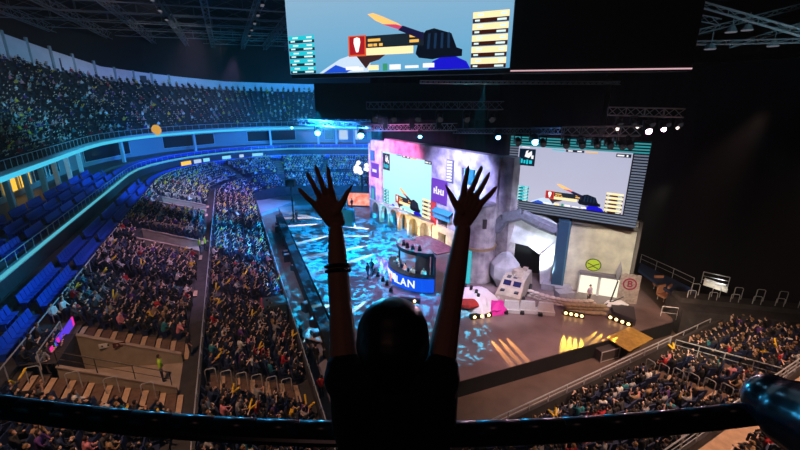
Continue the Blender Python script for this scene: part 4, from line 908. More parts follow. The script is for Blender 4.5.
mb = MB(); mb.prism([P3(705, 284, 0), P3(722, 290, 0), P3(721, 288, 0), P3(706, 282, 0)], (0, 0, .2)); mb.build('base', M_black, t)
rail([P3(701, 283, 2.5), P3(727, 289, 2.5)], 1.1, 'white rail of the small white-lit platform', r=.04, bars=(1, .66, .33))
spot(P3(714, 287, 2) + Vector((-1, -2, 2.0)), P3(714, 287, 2.3), 60, WH, 60, .8)
for k, (x, y, l_) in enumerate(((659, 290, 'peach coloured chair backstage, leftmost of three'), (663, 300, 'peach coloured chair backstage, front middle of three'), (672, 300, 'peach coloured chair backstage, rightmost of three'))):
    t = thing('backstage_chair', P3(x, y, .3), l_, 'chair', R(20 * k)); M_p = mat('peach_fabric', (.6, .3, .18), .8)
    mb = MB(); mb.box((0, 0, .5), (.9, .8, .2)); mb.build('seat', M_p, t, True); mb = MB(); mb.box((0, .4, .95), (.9, .15, .9)); mb.build('backrest', M_p, t, True)
    for a in (-.35, .35):
        for b in (-.3, .3): mb = MB(); mb.tube((a, b, 0), (a, b, .45), .04, 5); mb.build('leg', M_metal, t, True)
spot(P3(664, 300, 4), P3(665, 297, .5), 160, (1, .6, .4), 60, .9)
random.seed(31)
for k in range(16):
    p = BP('L', 8 + k * 2.6 + random.uniform(-.8, .8), -1.6 - .9 * random.random(), 0); mb = MB(); h = random.uniform(.5, 1.1); mb.box((0, 0, h / 2), (1.1, .7, h)); mb.m = 1; mb.box((0, 0, h + .02), (.9, .5, .05)); o = mb.build('equipment_case', [mat('case_black', (.03, .03, .035), .5), mat('case_lid', (.35, .38, .42), .5)], None, True)
    o.location = p; o.rotation_euler = (0, 0, random.uniform(0, 1.5)); tag(o, f'equipment case in the lane between left stand and stage barrier, {ORD[k]} from the camera', 'case', 'cases in the left lane')
random.seed(21)
for k in range(7):
    p = P3(668 + k * 7 + random.uniform(-2, 2), 322 + random.uniform(-2, 5), 0); mb = MB(); s_ = random.uniform(.5, .9); mb.box((0, 0, s_ / 2), (s_ * 1.3, s_, s_)); mb.m = 1; mb.box((0, 0, s_ * .5), (s_ * 1.32, s_ * 1.02, .08)); o = mb.build('equipment_case', [mat('case_tan', (.25, .17, .12), .6), MC['edge'] if 'edge' in MC else M_truss], None, True)
    o.location = p; o.rotation_euler = (0, 0, random.uniform(0, 1.5)); tag(o, f'small equipment case between the stage and right stand, {ORD[k]} from the left', 'case', 'equipment cases behind the stage')
spot(P3(690, 322, 7), P3(690, 324, 0), 500, (1, .75, .5), 60, .9)
rail([BP('R', 24.3, .3, 1.2), BP('R', 24.3, 6, 2.6)], 1.0, 'bright rail up the right end of the lower right block', r=.04, bars=(1, .6))
rail([BP('R', 24.5, -.2, 1), BP('R', 30, -.2, 1)], 1.0, 'pale rail continuing right of the front wall of the right stand', r=.04, bars=(1, .5))

# ------------------------------------------------------------------ crowd
ROLE = {'top': 0, 'skin': 1, 'hair': 2, 'legs': 3, 'stick': 4, 'shoe': 5}
def capsules(pose):
    c = []; a = lambda r, p, q, r1, r2=None: c.append((r, Vector(p), Vector(q), r1, r2 or r1))
    rnd = random.Random(pose + 50)
    if pose < 8:   # seated, facing +y, hips at z .5
        ln = [.05, -.03, .12, 0, .1, .02, .06, -.02][pose]
        a('top', (-.07, 0, .52), (-.11, ln, .92), .13); a('top', (.07, 0, .52), (.11, ln, .92), .13); a('top', (-.12, ln, .93), (.12, ln, .93), .11)
        a('skin', (0, ln, 1.0), (0, ln + .02, 1.1), .055); hx = [.0, .04, -.04, 0, .03, -.03, 0, .05][pose]
        a('skin', (hx, ln + .06, 1.15), (hx, ln + .05, 1.2), .085); a('hair', (hx, ln + .0, 1.19), (hx, ln + .01, 1.24), .1)
        for s_ in (-1, 1):
            a('legs', (s_ * .1, .02, .5), (s_ * .13, .45, .52), .085, .07); a('legs', (s_ * .13, .45, .5), (s_ * .13, .48, .08), .06, .045); a('shoe', (s_ * .13, .46, .05), (s_ * .14, .62, .04), .045)
            el, ha = {0: ((.25, .15, .7), (.08, .36, .68)), 1: ((.24, .05, .68), (.14, .36, .6)), 2: ((.26, .2, .72), (.03, .38, .85)), 3: ((.27, .1, .95), (.2, .14, 1.3)), 4: ((.25, .28, .72), (.1, .3, 1.0)), 5: ((.25, .1, .7), (.05, .36, .9)),
                      6: ((.24, .1, .68), (.12, .35, .6)), 7: ((.26, .16, 1.0), (.14, .3, 1.25))}[pose]
            e = Vector((s_ * el[0], el[1] + ln, el[2])); h = Vector((s_ * ha[0], ha[1] + ln, ha[2]))
            if pose == 4 and s_ == 1: h = Vector((.06, .12 + ln, 1.08))
            a('top', (s_ * .2, ln, .95), e, .06, .05); a('skin' if pose in (2, 3, 5, 7) else 'top', e, h, .045, .035); a('skin', h, h + Vector((0, .04, .04)), .045)
            if pose in (5, 7): a('stick', h, h + Vector((s_ * .3, .15, .35)) if pose == 7 else h + Vector((s_ * .2, .25, .25)), .06)
    else:          # standing
        a('top', (-.07, 0, .98), (-.11, 0, 1.38), .12); a('top', (.07, 0, .98), (.11, 0, 1.38), .12); a('top', (-.12, 0, 1.39), (.12, 0, 1.39), .09)
        a('skin', (0, 0, 1.45), (0, .01, 1.54), .055); a('skin', (0, .03, 1.61), (0, .02, 1.66), .085); a('hair', (0, -.02, 1.65), (0, -.01, 1.7), .095)
        for s_ in (-1, 1):
            fw = .12 * s_ if pose == 9 else 0
            a('legs', (s_ * .09, 0, .93), (s_ * .1, fw, .5), .095, .065); a('legs', (s_ * .1, fw, .5), (s_ * .11, fw * .6, .08), .06, .045); a('shoe', (s_ * .11, fw * .6, .05), (s_ * .12, fw * .6 + .16, .04), .045)
            e = Vector((s_ * .25, -.02, 1.12)); h = Vector((s_ * .24, .12, .88))
            if pose == 9: h = Vector((s_ * .12, .3, 1.15))
            a('top', (s_ * .19, 0, 1.4), e, .06, .05); a('skin', e, h, .042, .033); a('skin', h, h + Vector((0, .03, -.06)), .042)
    return c
def caps_mb(c, n=8, nv=4, grow=0):
    mb = MB(); roles = []
    for r, p, q, r1, r2 in c:
        k = len(mb.v); mb.tube(p, q, r1, n, r2); mb.sphere(p, r1, n, nv); mb.sphere(q, r2, n, nv); roles += [ROLE.get(r, 0)] * (len(mb.v) - k)
    return mb, roles
def bake(mb, voxel, smooth=2):
    me = D.meshes.new('tmp'); me.from_pydata(mb.v, [], mb.f); o = D.objects.new('tmp', me); COL.objects.link(o)
    m = o.modifiers.new('r', 'REMESH'); m.mode = 'VOXEL'; m.voxel_size = voxel; m.use_smooth_shade = True
    if smooth: s_ = o.modifiers.new('s', 'SMOOTH'); s_.iterations = smooth; s_.factor = .5
    dg = bpy.context.evaluated_depsgraph_get(); dg.update(); res = D.meshes.new_from_object(o.evaluated_get(dg)); D.objects.remove(o); D.meshes.remove(me); return res
def nearest_roles(V, c):
    best = np.full(len(V), 1e9); role = np.zeros(len(V), int)
    for r, p, q, r1, r2 in c:
        p_, q_ = np.array(p), np.array(q); d = q_ - p_; L2 = max(1e-9, d @ d); t = np.clip((V - p_) @ d / L2, 0, 1); cl = p_ + t[:, None] * d
        dist = np.linalg.norm(V - cl, axis=1) - (r1 + (r2 - r1) * t); m = dist < best; best[m] = dist[m]; role[m] = ROLE[r]
    return role
def crowd_mat():
    m = D.materials.new('clothing_and_skin'); m.use_nodes = True; nt = m.node_tree; b = nt.nodes['Principled BSDF']; a = nt.nodes.new('ShaderNodeAttribute'); a.attribute_name = 'tint'
    nt.links.new(a.outputs['Color'], b.inputs['Base Color']); b.inputs['Roughness'].default_value = .75; return m
M_crowd = crowd_mat()
TOPS = [('black top', (.012, .012, .015), 64), ('dark grey jacket', (.05, .05, .055), 14), ('navy hoodie', (.015, .03, .09), 11), ('white shirt', (.75, .72, .7), 7), ('yellow shirt', (.85, .5, .02), 2.5), ('red shirt', (.5, .02, .03), 4),
        ('teal shirt', (.02, .2, .25), 4), ('purple hoodie', (.12, .04, .22), 4), ('grey sweater', (.3, .3, .32), 8), ('tan jacket', (.35, .22, .12), 6), ('pink shirt', (.7, .25, .3), 4)]
SKIN = [(.75, .46, .34), (.65, .38, .27), (.85, .58, .46)]; HAIR = [(.01, .008, .006), (.04, .02, .01), (.015, .01, .01), (.25, .14, .06)]
def tints(top, pose, k):
    return np.array([top, SKIN[k % 3], HAIR[k % 4], [(.01, .012, .02), (.02, .025, .05), (.05, .045, .04)][k % 3], (.95, .62, .03), (.02, .02, .02)])
def set_tint(me, cols):
    at = me.color_attributes.new('tint', 'FLOAT_COLOR', 'POINT'); a = np.ones((len(me.vertices), 4), np.float32); a[:, :3] = cols; at.data.foreach_set('color', a.ravel())
PM = {}
BASEM = {}
def person_mesh(pose, ti, k=0):
    key = (pose, ti, k)
    if key in PM: return PM[key]
    c = capsules(pose)
    if pose not in BASEM:
        mb, _ = caps_mb(c); BASEM[pose] = bake(mb, .028, 1); BASEM[pose].polygons.foreach_set('use_smooth', [True] * len(BASEM[pose].polygons))
    me = BASEM[pose].copy(); V = np.empty(len(me.vertices) * 3); me.vertices.foreach_get('co', V); V = V.reshape(-1, 3)
    set_tint(me, tints(TOPS[ti][1] if isinstance(ti, int) else ti, pose, k)[nearest_roles(V, c)]); me.materials.clear(); me.materials.append(M_crowd); me.name = 'person'; PM[key] = me; return me
rng = random.Random(11)
wts = [t_[2] for t_ in TOPS]
spots = []   # (x,y,z,angle,blockname)
def row(seg, t0, t1, wc, z, skip, blk, occ=.93, sp=.56, ri=0):
    p, n = fr(seg, t0)
    if seg in 'KC':
        rr = (wc if seg == 'K' else wc + 6); L = rr * abs((A2 - A1) if seg == 'K' else (math.pi / 2 - A1)); k = max(1, int(L / sp)); ts = [(i + .5) / k for i in range(k)]
    else: k = int((t1 - t0) / sp); ts = [t0 + (i + .5) * sp for i in range(k)]
    for qi, t_ in enumerate(ts):
        mg = .004 if seg == 'C' else .2
        if any(a - mg < t_ < b + mg for a, b in skip): continue
        if rng.random() > occ: spots_empty.append((*BP(seg, t_, wc, z), math.atan2(-fr(seg, t_)[1].y, -fr(seg, t_)[1].x) - math.pi / 2)); continue
        q = BP(seg, t_ + (rng.uniform(-.16, .16) if seg in 'LRF' else 0), wc + rng.uniform(-.16, .2), z); n = fr(seg, t_)[1]; spots.append((q.x, q.y, q.z, math.atan2(-n.y, -n.x) - math.pi / 2 + rng.uniform(-.6, .6), blk, ri, qi + 1))
spots_empty = []
lsk = LAIS
for ri, (a, z) in enumerate(LOW):
    row('L', .2, SL, a + .5, z, lsk, 'lower left stand', ri=ri); row('K', 0, 1, a + .5, z, [], 'corner stand', ri=ri); row('R', .2, 33, a + .5, z, RA + [(24, 25.4)], 'lower right stand', ri=ri); row('C', 0, 1, a + .5, z, CA, 'far left corner', ri=ri)
    row('F', .2, 30, a + .5, z, FARA, 'far stand', ri=ri)
vsk = [(v, v + VW) for v in VOM]
for ri, (a, z) in enumerate(UP):
    row('L', .2, SL, a + .5, z, AIS + (vsk if a < 12.7 else []), 'upper left stand', .92 if a < 13 else .8, ri=ri); row('C', 0, 1, a + .5, z, CA, 'far left corner', ri=ri); row('F', .2, 30, a + .5, z, FARA, 'far stand', ri=ri)
    row('K', 0, 1, a + .5, z, [], 'corner stand', ri=ri); row('R', .2, 32, a + .5, z, RA, 'upper right stand', ri=ri)
# nearest visible 300 as individuals
def vis(s_):
    q = proj((s_[0], s_[1], s_[2] + .8))
    if q is None or not (3 < q[0] < 797 and 3 < q[1] < 448): return False
    if 325 < q[0] < 460 and q[1] > 300: return False
    if q[0] > 745 and q[1] > 372: return False
    yr = 431 - 28 * ((q[0] - 400) / 400) ** 2
    return not (yr - 8 < q[1] < yr + 8)
spots.sort(key=lambda s_: s_[0] ** 2 + s_[1] ** 2 + (s_[2] - CAMZ) ** 2)
near = [s_ for s_ in spots if vis(s_)][:285]; ns = set(id(s_) for s_ in near); rest = [s_ for s_ in spots if id(s_) not in ns]
acts = ['sitting', 'sitting upright', 'clapping', 'arms raised', 'holding phone', 'with sticks', 'leaning forward', 'waving sticks']
def pick(): return rng.choices(range(len(TOPS)), wts)[0], rng.choices(range(8), [20, 18, 12, 4, 8, 2.5, 14, 1.5])[0]
for s_ in near:
    ti, po = pick(); o = D.objects.new('spectator', person_mesh(po, ti, (ti + po) % 3)); COL.objects.link(o); o.location = (s_[0], s_[1], s_[2]); o.rotation_euler = (0, 0, s_[3])
    tag(o, f'spectator in {TOPS[ti][0]} {acts[po]}, {ORD[s_[5]]} row {s_[4]}, seat {s_[6]} from corner', 'person', 'nearest seated spectators')
# low poly crowd as stuff
def low_template(pose):
    c = capsules(pose); mb = MB(); roles = []
    for r, p, q, r1, r2 in c:
        if r == 'shoe': continue
        k = len(mb.v)
        if r in ('hair',) or (r == 'skin' and p.z > 1.12 and r1 > .06): mb.sphere((p + q) / 2, r1 * 1.15, 6, 4)
        else: mb.tube(p, q, r1 * 1.05, 4 if r != 'top' else 5, r2)
        roles += [ROLE[r]] * (len(mb.v) - k)
    return np.array(mb.v, np.float32), [f for f in mb.f], np.array(roles)
LT = [low_template(p_) for p_ in range(8)]
def crowd_stuff(lst, name, label, cat, dim=1.0):
    VV, FF, CC_ = [], [], []; n = 0
    for s_ in lst:
        ti, po = pick(); V, Fc, ro = LT[po]; ca, sa_ = math.cos(s_[3]), math.sin(s_[3]); X = V[:, 0] * ca - V[:, 1] * sa_ + s_[0]; Y = V[:, 0] * sa_ + V[:, 1] * ca + s_[1]
        VV.append(np.stack([X, Y, V[:, 2] + s_[2]], 1)); FF += [tuple(i + n for i in f) for f in Fc]; CC_.append(tints(TOPS[ti][1], po, rng.randrange(12))[ro]); n += len(V)
    V = np.concatenate(VV); me = D.meshes.new(name); me.from_pydata(V.tolist(), [], FF); set_tint(me, np.concatenate(CC_)); me.materials.append(M_crowd)
    o = D.objects.new(name, me); COL.objects.link(o); return tag(o, label, cat, None, 'stuff')
rest = [s_ for s_ in rest if (lambda q: q and -60 < q[0] < 860 and 60 < q[1] < 560)(proj((s_[0], s_[1], s_[2] + .5)))]
crowd_stuff(rest, 'seated_crowd', 'dense seated crowd filling the lower stands around the floor', 'crowd')
# upper tier crowd
up = []
for seg, t_ in [('L', -6 + i * .6) for i in range(110)] + [('C', i / 60) for i in range(60)] + [('F', i * .7) for i in range(40)]:
    W_, Z_ = uptop((seg, t_))
    for i in range(22):
        if rng.random() < (.62 if i < 13 else .5):
            t_j = t_ + rng.uniform(-.2, .2) * (.01 if seg == 'C' else 1)
            a = 23.6 + (W_ - 23.6) * (i + .5) / 22; z = 12.2 + (Z_ - 12.2) * i / 21; q = BP(seg, t_j, a, z); n = fr(seg, t_)[1]; up.append((q.x, q.y, q.z, math.atan2(-n.y, -n.x) - math.pi / 2 + rng.uniform(-.4, .4)))
up = [s_ for s_ in up if (lambda q: q and -30 < q[0] < 830 and -20 < q[1] < 470)(proj(s_[:3]))]
crowd_stuff(up, 'upper_tier_crowd', 'dim scattered crowd seated across the upper tier', 'crowd')
# seats
def seat_template():
    mb = MB(); mb.box((0, .02, .44), (.5, .42, .08)); mb.box((0, -.22, .72), (.5, .07, .62), M=Matrix.Rotation(R(10), 4, 'X')); mb.box((-.2, 0, .2), (.05, .25, .4)); mb.box((.2, 0, .2), (.05, .25, .4)); return mb
stm = seat_template(); SE = stm.build('seat', M_blue, None, True); SE.name = 'stadium_seat'; seats = []
def seatrow(seg, t0, t1, wc, z, lab, sp=.56, gap=None):
    k = int((t1 - t0) / sp)
    for i in range(k):
        t_ = t0 + (i + .5) * sp
        if gap and (t_ % gap[0]) < gap[1]: continue
        q = BP(seg, t_, wc, z); n = fr(seg, t_)[1]; g_ = gap[0] if gap else 4.0; bn = int(t_ // g_) if seg == 'L' else 0; seats.append((q.x, q.y, q.z, math.atan2(-n.y, -n.x) - math.pi / 2, lab, max(0, bn + 1), int((t_ - bn * g_) / sp)))
for a, z, l_ in ((15.5, 4.95, 'blue seat in the front row under balcony'), (16.6, 5.25, 'blue seat in the rear row under balcony'), (19.4, 6.78, 'blue seat in the front row of balcony boxes'), (20.8, 7.1, 'blue seat in the second row of balcony boxes'), (22.1, 7.45, 'blue seat in the rear row of balcony boxes')):
    seatrow('L', -2, SL, a, z, l_, gap=(4.8, 1.0) if a > 18 else (7.2, 1.2))
    for seg, t1, sp in (('C', 1, .56 / (a + 6) / 1.97), ('F', 30, .56)):
        seatrow(seg, 0, t1, a, z, l_, sp=sp)
seats.sort(key=lambda s_: s_[0] ** 2 + s_[1] ** 2)
sn = [s_ for s_ in seats if (lambda q: q and 0 < q[0] < 800 and 0 < q[1] < 450)(proj((s_[0], s_[1], s_[2] + .5)))]; ss = sn[:295]; f0 = True
for s_ in ss:
    o = SE if f0 else SE.copy()
    if not f0: COL.objects.link(o)
    f0 = False; o.location = s_[:3]; o.rotation_euler = (0, 0, s_[3]); tag(o, s_[4].replace('in the', 'in') + f', {ORD[min(19, s_[6])]} place on {ORD[min(19, s_[5])]} bench from the camera', 'seat', s_[4].replace('blue seat in', 'blue seats in'))
sv = np.array(stm.v); VV, FF = [], []; n = 0; ids = set(id(x) for x in ss)
hid = [(*s_[:3], s_[3]) for s_ in sn if id(s_) not in ids and s_[4].startswith('blue seat in the front')]
for s_ in rest + near + [(*e[:3], e[3]) for e in spots_empty]:
    ca_, sa_ = math.cos(s_[3]), math.sin(s_[3]); VV.append(np.stack([sv[:, 0] * ca_ - sv[:, 1] * sa_ + s_[0], sv[:, 0] * sa_ + sv[:, 1] * ca_ + s_[1], sv[:, 2] + s_[2]], 1)); FF += [tuple(i + n for i in f) for f in stm.f]; n += len(sv)
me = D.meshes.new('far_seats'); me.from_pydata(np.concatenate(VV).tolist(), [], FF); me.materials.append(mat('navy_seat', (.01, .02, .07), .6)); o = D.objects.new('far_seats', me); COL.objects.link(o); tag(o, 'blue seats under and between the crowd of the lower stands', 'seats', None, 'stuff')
VV, FF = [], []; n = 0
for s_ in hid:
    ca_, sa_ = math.cos(s_[3]), math.sin(s_[3]); VV.append(np.stack([sv[:, 0] * ca_ - sv[:, 1] * sa_ + s_[0], sv[:, 0] * sa_ + sv[:, 1] * ca_ + s_[1], sv[:, 2] + s_[2]], 1)); FF += [tuple(i + n for i in f) for f in stm.f]; n += len(sv)
me = D.meshes.new('balcony_seats'); me.from_pydata(np.concatenate(VV).tolist(), [], FF); me.materials.append(M_blue); o = D.objects.new('balcony_seats', me); COL.objects.link(o); tag(o, 'far blue seats of the balcony boxes around the far corner', 'seats', None, 'stuff')
# upper tier seats
VV, FF, n = [], [], 0; SV = [(-.25, -.2, .45), (.25, -.2, .45), (.25, -.28, .95), (-.25, -.28, .95), (-.25, .2, .42), (.25, .2, .42)]
svb = np.array(SV)
for seg, t_ in [('L', -6 + i * .6) for i in range(110)] + [('C', i / 60) for i in range(60)] + [('F', i * .7) for i in range(40)]:
    W_, Z_ = uptop((seg, t_)); nn = fr(seg, t_)[1]; an = math.atan2(-nn.y, -nn.x) - math.pi / 2; ca_, sa_ = math.cos(an), math.sin(an)
    if seg == 'L' and int((t_ + 6) / .6) % 18 in (0, 1): continue
    for i in range(22):
        a = 23.6 + (W_ - 23.6) * (i + .4) / 22; z = 12.2 + (Z_ - 12.2) * i / 21; q = BP(seg, t_, a, z)
        VV.append(np.stack([svb[:, 0] * ca_ - svb[:, 1] * sa_ + q.x, svb[:, 0] * sa_ + svb[:, 1] * ca_ + q.y, svb[:, 2] + q.z], 1)); FF += [(n, n + 1, n + 2, n + 3), (n, n + 4, n + 5, n + 1)]; n += 6
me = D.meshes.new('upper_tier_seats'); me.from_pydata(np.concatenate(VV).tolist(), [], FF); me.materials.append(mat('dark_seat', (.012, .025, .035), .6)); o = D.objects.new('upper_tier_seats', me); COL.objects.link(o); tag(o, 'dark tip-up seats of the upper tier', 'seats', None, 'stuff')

# named people
def person(x, y, z, pose, top, label, ang=0, k=0, loc=None, group=None, name='person'):
    o = D.objects.new(name, person_mesh(pose, top, k)); COL.objects.link(o); o.location = loc or atz(x, y, z); o.rotation_euler = (0, 0, ang); tag(o, label, 'person', group); return o
person(0, 0, 0, 8, (.55, .9, .05), 'steward in a yellow-green vest standing in the nearest vomitory', R(-60), 1, BP('L', 10.3, 8.2, 2.75))
person(0, 0, 0, 8, (.55, .9, .05), 'steward in a yellow-green vest at the dividing wall, left of two', R(-60), 1, BP('L', 31.6, 7.2, 2.75)); person(0, 0, 0, 9, (.55, .9, .05), 'steward in a yellow-green vest at the dividing wall, right of two', R(-60), 1, BP('L', 32.2, 6.7, 2.75))
person(0, 0, 0, 8, (.015, .015, .02), 'person in black standing beyond the nearest vomitory by the dividing wall', R(-60), 1, BP('L', 12.7, 6.9, 2.75))
for k, (x, y, l_) in enumerate(((305, 358, 'person in a pale top leaning at the pit walkway'), (310, 364, 'person in black walking in the pit, middle of three'), (317, 365, 'person in black standing in the pit beside the stage'), (302, 345, 'person in black at the pit beside the grey table'), (287, 333, 'person sitting dark among equipment at the stand front'), (322, 398, 'person in a red top at the foot of the left stand'))):
    person(x, y, 0, 8 + k % 2, [(.5, .48, .5), (.01, .01, .012), (.01, .01, .012), (.01, .01, .012), (.02, .02, .02), (.5, .03, .03)][k], l_, rng.uniform(0, 6), k)
mb = MB(); a = BP('L', 15, -1.6, 0); mb.box((0, 0, .7), (3, 1.4, .08)); 
for q in (-1.4, 1.4):
    for r_ in (-.6, .6): mb.tube((q, r_, 0), (q, r_, .7), .04)
o = mb.build('control_table', mat('table_pale', (.6, .45, .4), .6), None, True); o.location = BP('L', 17.5, -1.7, 0); o.rotation_euler = (0, 0, R(-22)); tag(o, 'pale table in the pit beside the left stand', 'table')
t = thing('control_desk', BP('L', 20.5, 1.2, 1.2), 'dark control desk with a red side at the left stand front', 'desk', R(22)); mb = MB(); mb.box((0, 0, .6), (1.8, 1.8, 1.2)); mb.build('body', mat('desk_dark', (.04, .07, .07), .6), t, True); mb = MB(); mb.box((-.95, -.1, .9), (.1, 1.6, .9)); mb.build('red_side', mat('red_paint', (.5, .03, .04), .6), t, True)
for k, a in enumerate((-38, -18, 2, 22, 42)):
    p = BOOTH @ Vector((2.95 * math.sin(R(a)), -2.95 * math.cos(R(a)) + .6, .85)); person(0, 0, 0, [0, 6, 1, 2, 6][k], [(.8, .8, .85), (.3, .3, .35), (.7, .3, .28), (.6, .65, .6), (.8, .7, .5)][k], f'commentator seated in the booth, {["first", "second", "third", "fourth", "fifth"][k]} from the left', R(-53 + a + 180), k, p)
    mb = MB(); mb.box((0, 0, .0), (.5, .5, .84)); mb.box((0, -.28, .6), (.5, .07, .7)); o = mb.build('booth_chair', M_blackmetal, None, True); o.location = p - Vector((0, 0, .2)); o.rotation_euler = (0, 0, R(-53 + a + 180)); tag(o, 'black chair of a commentator inside the booth', 'chair', 'chairs in the booth')
for k, (x, y, l_) in enumerate(((372, 275, 'person in black beside the white mound on the stage'), (368, 279, 'crew member in blue light left of the booth'), (345, 210, 'crew member before the orange screen, left'), (352, 209, 'crew member before the orange screen, right'), (297, 222, 'crew member at the camera on the far stage floor'))): person(x, y, 1.2, 8 + k % 2, (.02, .02, .03), l_, rng.uniform(0, 6), k)
person(588, 303, 1.2, 8, (.55, .4, .5), 'small figure in a red cap before the left doorway panel', R(200), 2, None)
t = thing('camera_crane', atz(294, 222, 1.2), 'tall dark camera stand on the far stage floor', 'camera stand'); mb = MB(); mb.tube((0, 0, 0), (0, 0, 5.5), .12); mb.build('mast', M_blackmetal, t, True); mb = MB(); mb.box((0, 0, 5.8), (1.2, 1.2, 1.0)); mb.build('camera_head', M_blackmetal, t, True)
for q in (0, 2.1, 4.2): mb = MB(); mb.tube((0, 0, .8), (math.cos(q) * 1.0, math.sin(q) * 1.0, 0), .06); mb.build('leg', M_blackmetal, t, True)
# amber round sign hung on fascia
mb = MB(); p = BP('C', .35, 22.2, 12.4); mb.sphere(p, 1.0, 14, 8, (1, .3, 1)); tag(mb.build('round_sign', mat('amber_disc', (.9, .45, .05), emit=.7, rough=.5)), 'round amber emblem on the upper balcony edge at the far left corner', 'sign')
# two strips of low mid walls in the left stand (concrete ribs)
for v0, l_ in ((36.5, 'pale low parapet among the crowd beyond the second vomitory'), (52.5, 'pale low parapet among the crowd beyond the farthest vomitory')):
    mb = MB(); a, b = BP('L', v0, 8), BP('L', v0, 12.6); mb.prism([(a.x, a.y, 3.1), (b.x, b.y, 4.4), (b.x, b.y, 5.3), (a.x, a.y, 4.2)], Dn * .2); tag(mb.build('parapet', M_pale), l_, 'parapet')

# ------------------------------------------------------------------ near platform, rail, woman
mb = MB(); mb.box((0, -.6, 15.95), (9, 4.0, .3)); st(mb.build('floor_platform', M_conc))
M_rail = mat('dark_glossy_rail', (.04, .042, .05), .3, .7)
t = thing('front_railing', (0, 1.42, 16.1), 'thick dark glossy railing crossing the bottom in front of the woman', 'railing')
pts = [Vector((x, 1.41 + .045 * x * x, 17.0)) for x in np.linspace(-2.4, 2.1, 24)]
mb = MB(); mb.smooth = True; mb.path(pts, .034, 16); mb.build('handrail', M_rail, t)
mb = MB(); mb.path([p - Vector((0, .022, .05)) for p in pts], .022, 10); mb.build('lower_tube', M_rail, t)
for x in (-2.3, 0, 2.05): mb = MB(); mb.tube((x, 1.41 + .045 * x * x, 16.1), (x, 1.41 + .045 * x * x, 17.0), .025, 8); mb.build('post', M_rail, t)
cp = [atY(773, 401, 1.45), atY(800, 418, 1.35), atY(850, 440, 1.2)]; ecm, _ = caps_mb([('top', cp[0], cp[1], .115, .15), ('top', cp[1], cp[2], .15, .19)], 24, 12)
ec = bake(ecm, .012, 8); ec.materials.clear(); ec.materials.append(mat('gloss_black', (.008, .008, .01), .2)); o = D.objects.new('railing_end_cover', ec); COL.objects.link(o)
ec.transform(Matrix.Translation(-cp[0])); o.location = cp[0]; tag(o, 'rounded glossy black cover on the right end of the near railing', 'cover')
spot((.2, 5.0, 19.6), cp[0], 5, (.2, .6, 1), 20, .9, rad=.25)
mb = MB(); mb.smooth = True; mb.sphere(atY(-2, 412, 1.55), .04, 14, 8); tag(mb.build('rail_knob', mat('steel_knob', (.3, .3, .33), .2, .9)), 'steel knob at the left end of the near railing', 'knob')

woman = thing('person', (0, 1.0, 16.1), 'woman in a black T-shirt seen from behind with both arms raised high', 'person')
caps = []
def cap(p, q, r1, r2=None): caps.append(('skin', Vector(p), Vector(q), r1, r2 or r1))
def chain(pts, rs):
    for i in range(len(pts) - 1): cap(pts[i], pts[i + 1], rs[i], rs[i + 1])
K = .0031
def W(x, y, Y): return atY(x, y, Y)
def arm(sh, el, wr, hand):
    chain([sh, sh.lerp(el, .5), el, el.lerp(wr, .35), wr], [.05, .043, .036, .036, .026])
# left
Ls, Le, Lw = W(346, 378, 1.02), W(340, 303, 1.16), W(336, 232, 1.27)
Rs, Re, Rw = W(438, 378, 1.02), W(451, 303, 1.16), W(463, 230, 1.27)
arm(Ls, Le, Lw, 0); arm(Rs, Re, Rw, 0)
def hand(wr, wl, wr2, knk, tips, mids, thumb, Y):
    base = [W(*wl, Y), W(*wr2, Y)]
    for i in range(5):
        f = i / 4; k = W(knk[0][0] + (knk[3][0] - knk[0][0]) * f, knk[0][1] + (knk[3][1] - knk[0][1]) * f + (-3.5 * math.sin(math.pi * f)), Y); b = base[0].lerp(base[1], f); chain([b, b.lerp(k, .5), k], [.018, .016, .012])
    for kx, tp, md in zip(knk, tips, mids):
        a, m, e = W(*kx, Y), W(*md, Y - .012), W(*tp, Y + .005); chain([a, m, e.lerp(m, .25), e], [.0105, .0088, .0072, .0028])
    a, m, e, tt = [W(*q, Y - .01) for q in thumb]; chain([a, m, e, tt], [.014, .0115, .0085, .003])
hand(Lw, (331, 222), (340, 222), [(315.5, 205), (320, 197.5), (326.5, 195), (333, 197)], [(298, 188), (306.5, 172), (315, 165), (327, 166)], [(306, 196.5), (313.5, 185), (320.5, 180), (330, 182)], [(336, 212), (342, 203), (347, 193), (353, 184.5)], 1.29)
hand(Rw, (458, 222), (467, 222), [(462.5, 197), (469, 195), (475.5, 197.5), (480.5, 204)], [(468.5, 166), (482, 166), (489.5, 172.5), (497, 186.5)], [(465, 182), (475.5, 181), (482.5, 186), (488.5, 196)], [(461, 212), (455, 203), (450, 194), (445.5, 184.5)], 1.29)
# torso, neck, head, legs
neck = W(393, 378, 1.03); head = W(393, 343, 1.06)
chain([Ls, W(393, 385, 1.0), Rs], [.05, .062, .05]); chain([neck, head], [.052, .075]); 
ps = Vector((neck.x, 1.0, 17.02))
for dx in (-.07, .07): chain([W(393, 395, 1.0) + Vector((dx, 0, 0)), Vector((neck.x + dx * .8, 1.0, 17.25)), Vector((neck.x + dx, 1.0, 17.0))], [.06, .06, .07])
for s_ in (-1, 1): chain([ps + Vector((s_ * .08, 0, -.03)), Vector((neck.x + s_ * .09, 1.02, 16.6)), Vector((neck.x + s_ * .09, 1.0, 16.18))], [.085, .055, .038]); chain([Vector((neck.x + s_ * .09, .98, 16.13)), Vector((neck.x + s_ * .1, 1.13, 16.12))], [.035, .03])
cap(head + Vector((0, .03, .0)), head + Vector((0, .04, -.06)), .075, .06); cap(head + Vector((0, .1, -.02)), head + Vector((0, .115, -.035)), .012)   # face, nose
for s_ in (-1, 1): cap(head + Vector((s_ * .078, .02, -.02)), head + Vector((s_ * .08, .02, .0)), .014)
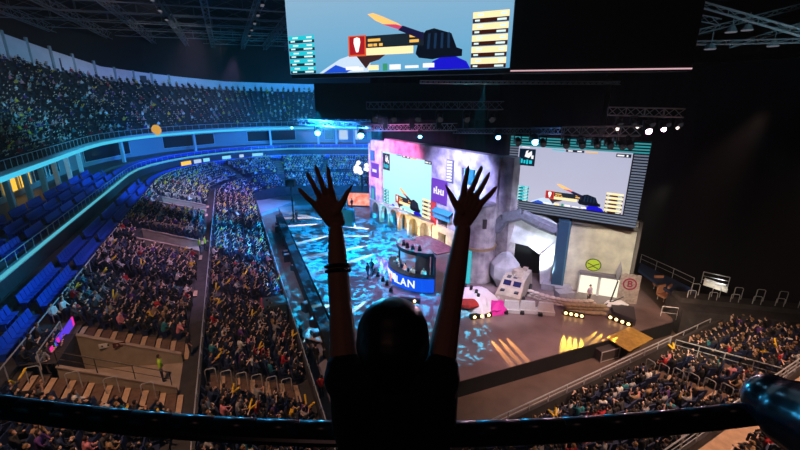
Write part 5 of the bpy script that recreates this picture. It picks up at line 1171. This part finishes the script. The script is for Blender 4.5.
mb, _ = caps_mb(caps, 14, 8); me = bake(mb, .0035, 3); me.polygons.foreach_set('use_smooth', [True] * len(me.polygons)); me.materials.clear(); me.materials.append(mat('skin', (.36, .19, .13), .6))
def under(me, name, parent):
    o = D.objects.new(name, me); COL.objects.link(o); o.parent = parent; o.matrix_parent_inverse = Matrix.Translation(-parent.location); return o
under(me, 'body', woman)
caps = []
chain([Ls.lerp(Le, .12), Ls, W(393, 384, 1.0), Rs, Rs.lerp(Re, .12)], [.06, .068, .072, .068, .06])
for s_, x, x2 in ((-1, 358, 366), (1, 430, 422)): chain([W(x, 392, 1.0), W(x, 420, 1.0), W(x2, 465, .99), Vector((neck.x + s_ * .08, 1.0, 17.0))], [.085, .082, .074, .1])
chain([W(393, 392, 1.0), Vector((neck.x, 1.0, 17.0))], [.09, .1])
mb, _ = caps_mb(caps, 14, 8); me = bake(mb, .006, 6); me.polygons.foreach_set('use_smooth', [True] * len(me.polygons)); me.materials.clear(); me.materials.append(mat('black_shirt', (.012, .012, .014), .9, noise=.3, scale=20, bump=.2)); under(me, 't_shirt', woman)
caps = []
for s_ in (-1, 1): chain([Vector((neck.x + s_ * .08, 1.0, 17.0)), Vector((neck.x + s_ * .09, 1.02, 16.6)), Vector((neck.x + s_ * .09, 1.0, 16.2))], [.105, .07, .052])
mb, _ = caps_mb(caps, 12, 8); me = bake(mb, .01, 2); me.materials.clear(); me.materials.append(mat('dark_trousers', (.015, .017, .025), .8)); under(me, 'trousers', woman)
caps = []
cap(W(393, 333, 1.04), W(393, 341, 1.03), .108, .11); cap(W(393, 345, 1.01), W(393, 372, .99), .104, .07); cap(W(393, 372, .99), W(396, 390, .97), .07, .035)
for dx in (-1, 1): cap(W(393 + dx * 12, 345, 1.02), W(393 + dx * 12, 370, 1.01), .075, .05)
mb, _ = caps_mb(caps, 16, 10); me = bake(mb, .006, 6); me.polygons.foreach_set('use_smooth', [True] * len(me.polygons)); me.materials.clear(); me.materials.append(mat('dark_hair', (.012, .009, .008), .45, noise=.3, scale=30)); under(me, 'hair', woman)
mb = MB(); bc = Lw.lerp(Le, .52); ax = (Lw - Le).normalized(); mb.smooth = True
a_ = ax.orthogonal().normalized(); b_ = ax.cross(a_)
for i in range(20):
    q0, q1 = 2 * math.pi * i / 20, 2 * math.pi * (i + 1) / 20
    for off in (-.008, .008): mb.tube(bc + ax * off + (a_ * math.cos(q0) + b_ * math.sin(q0)) * .038, bc + ax * off + (a_ * math.cos(q1) + b_ * math.sin(q1)) * .038, .0065, 6)
mb.build('bracelet', M_blackmetal, woman)
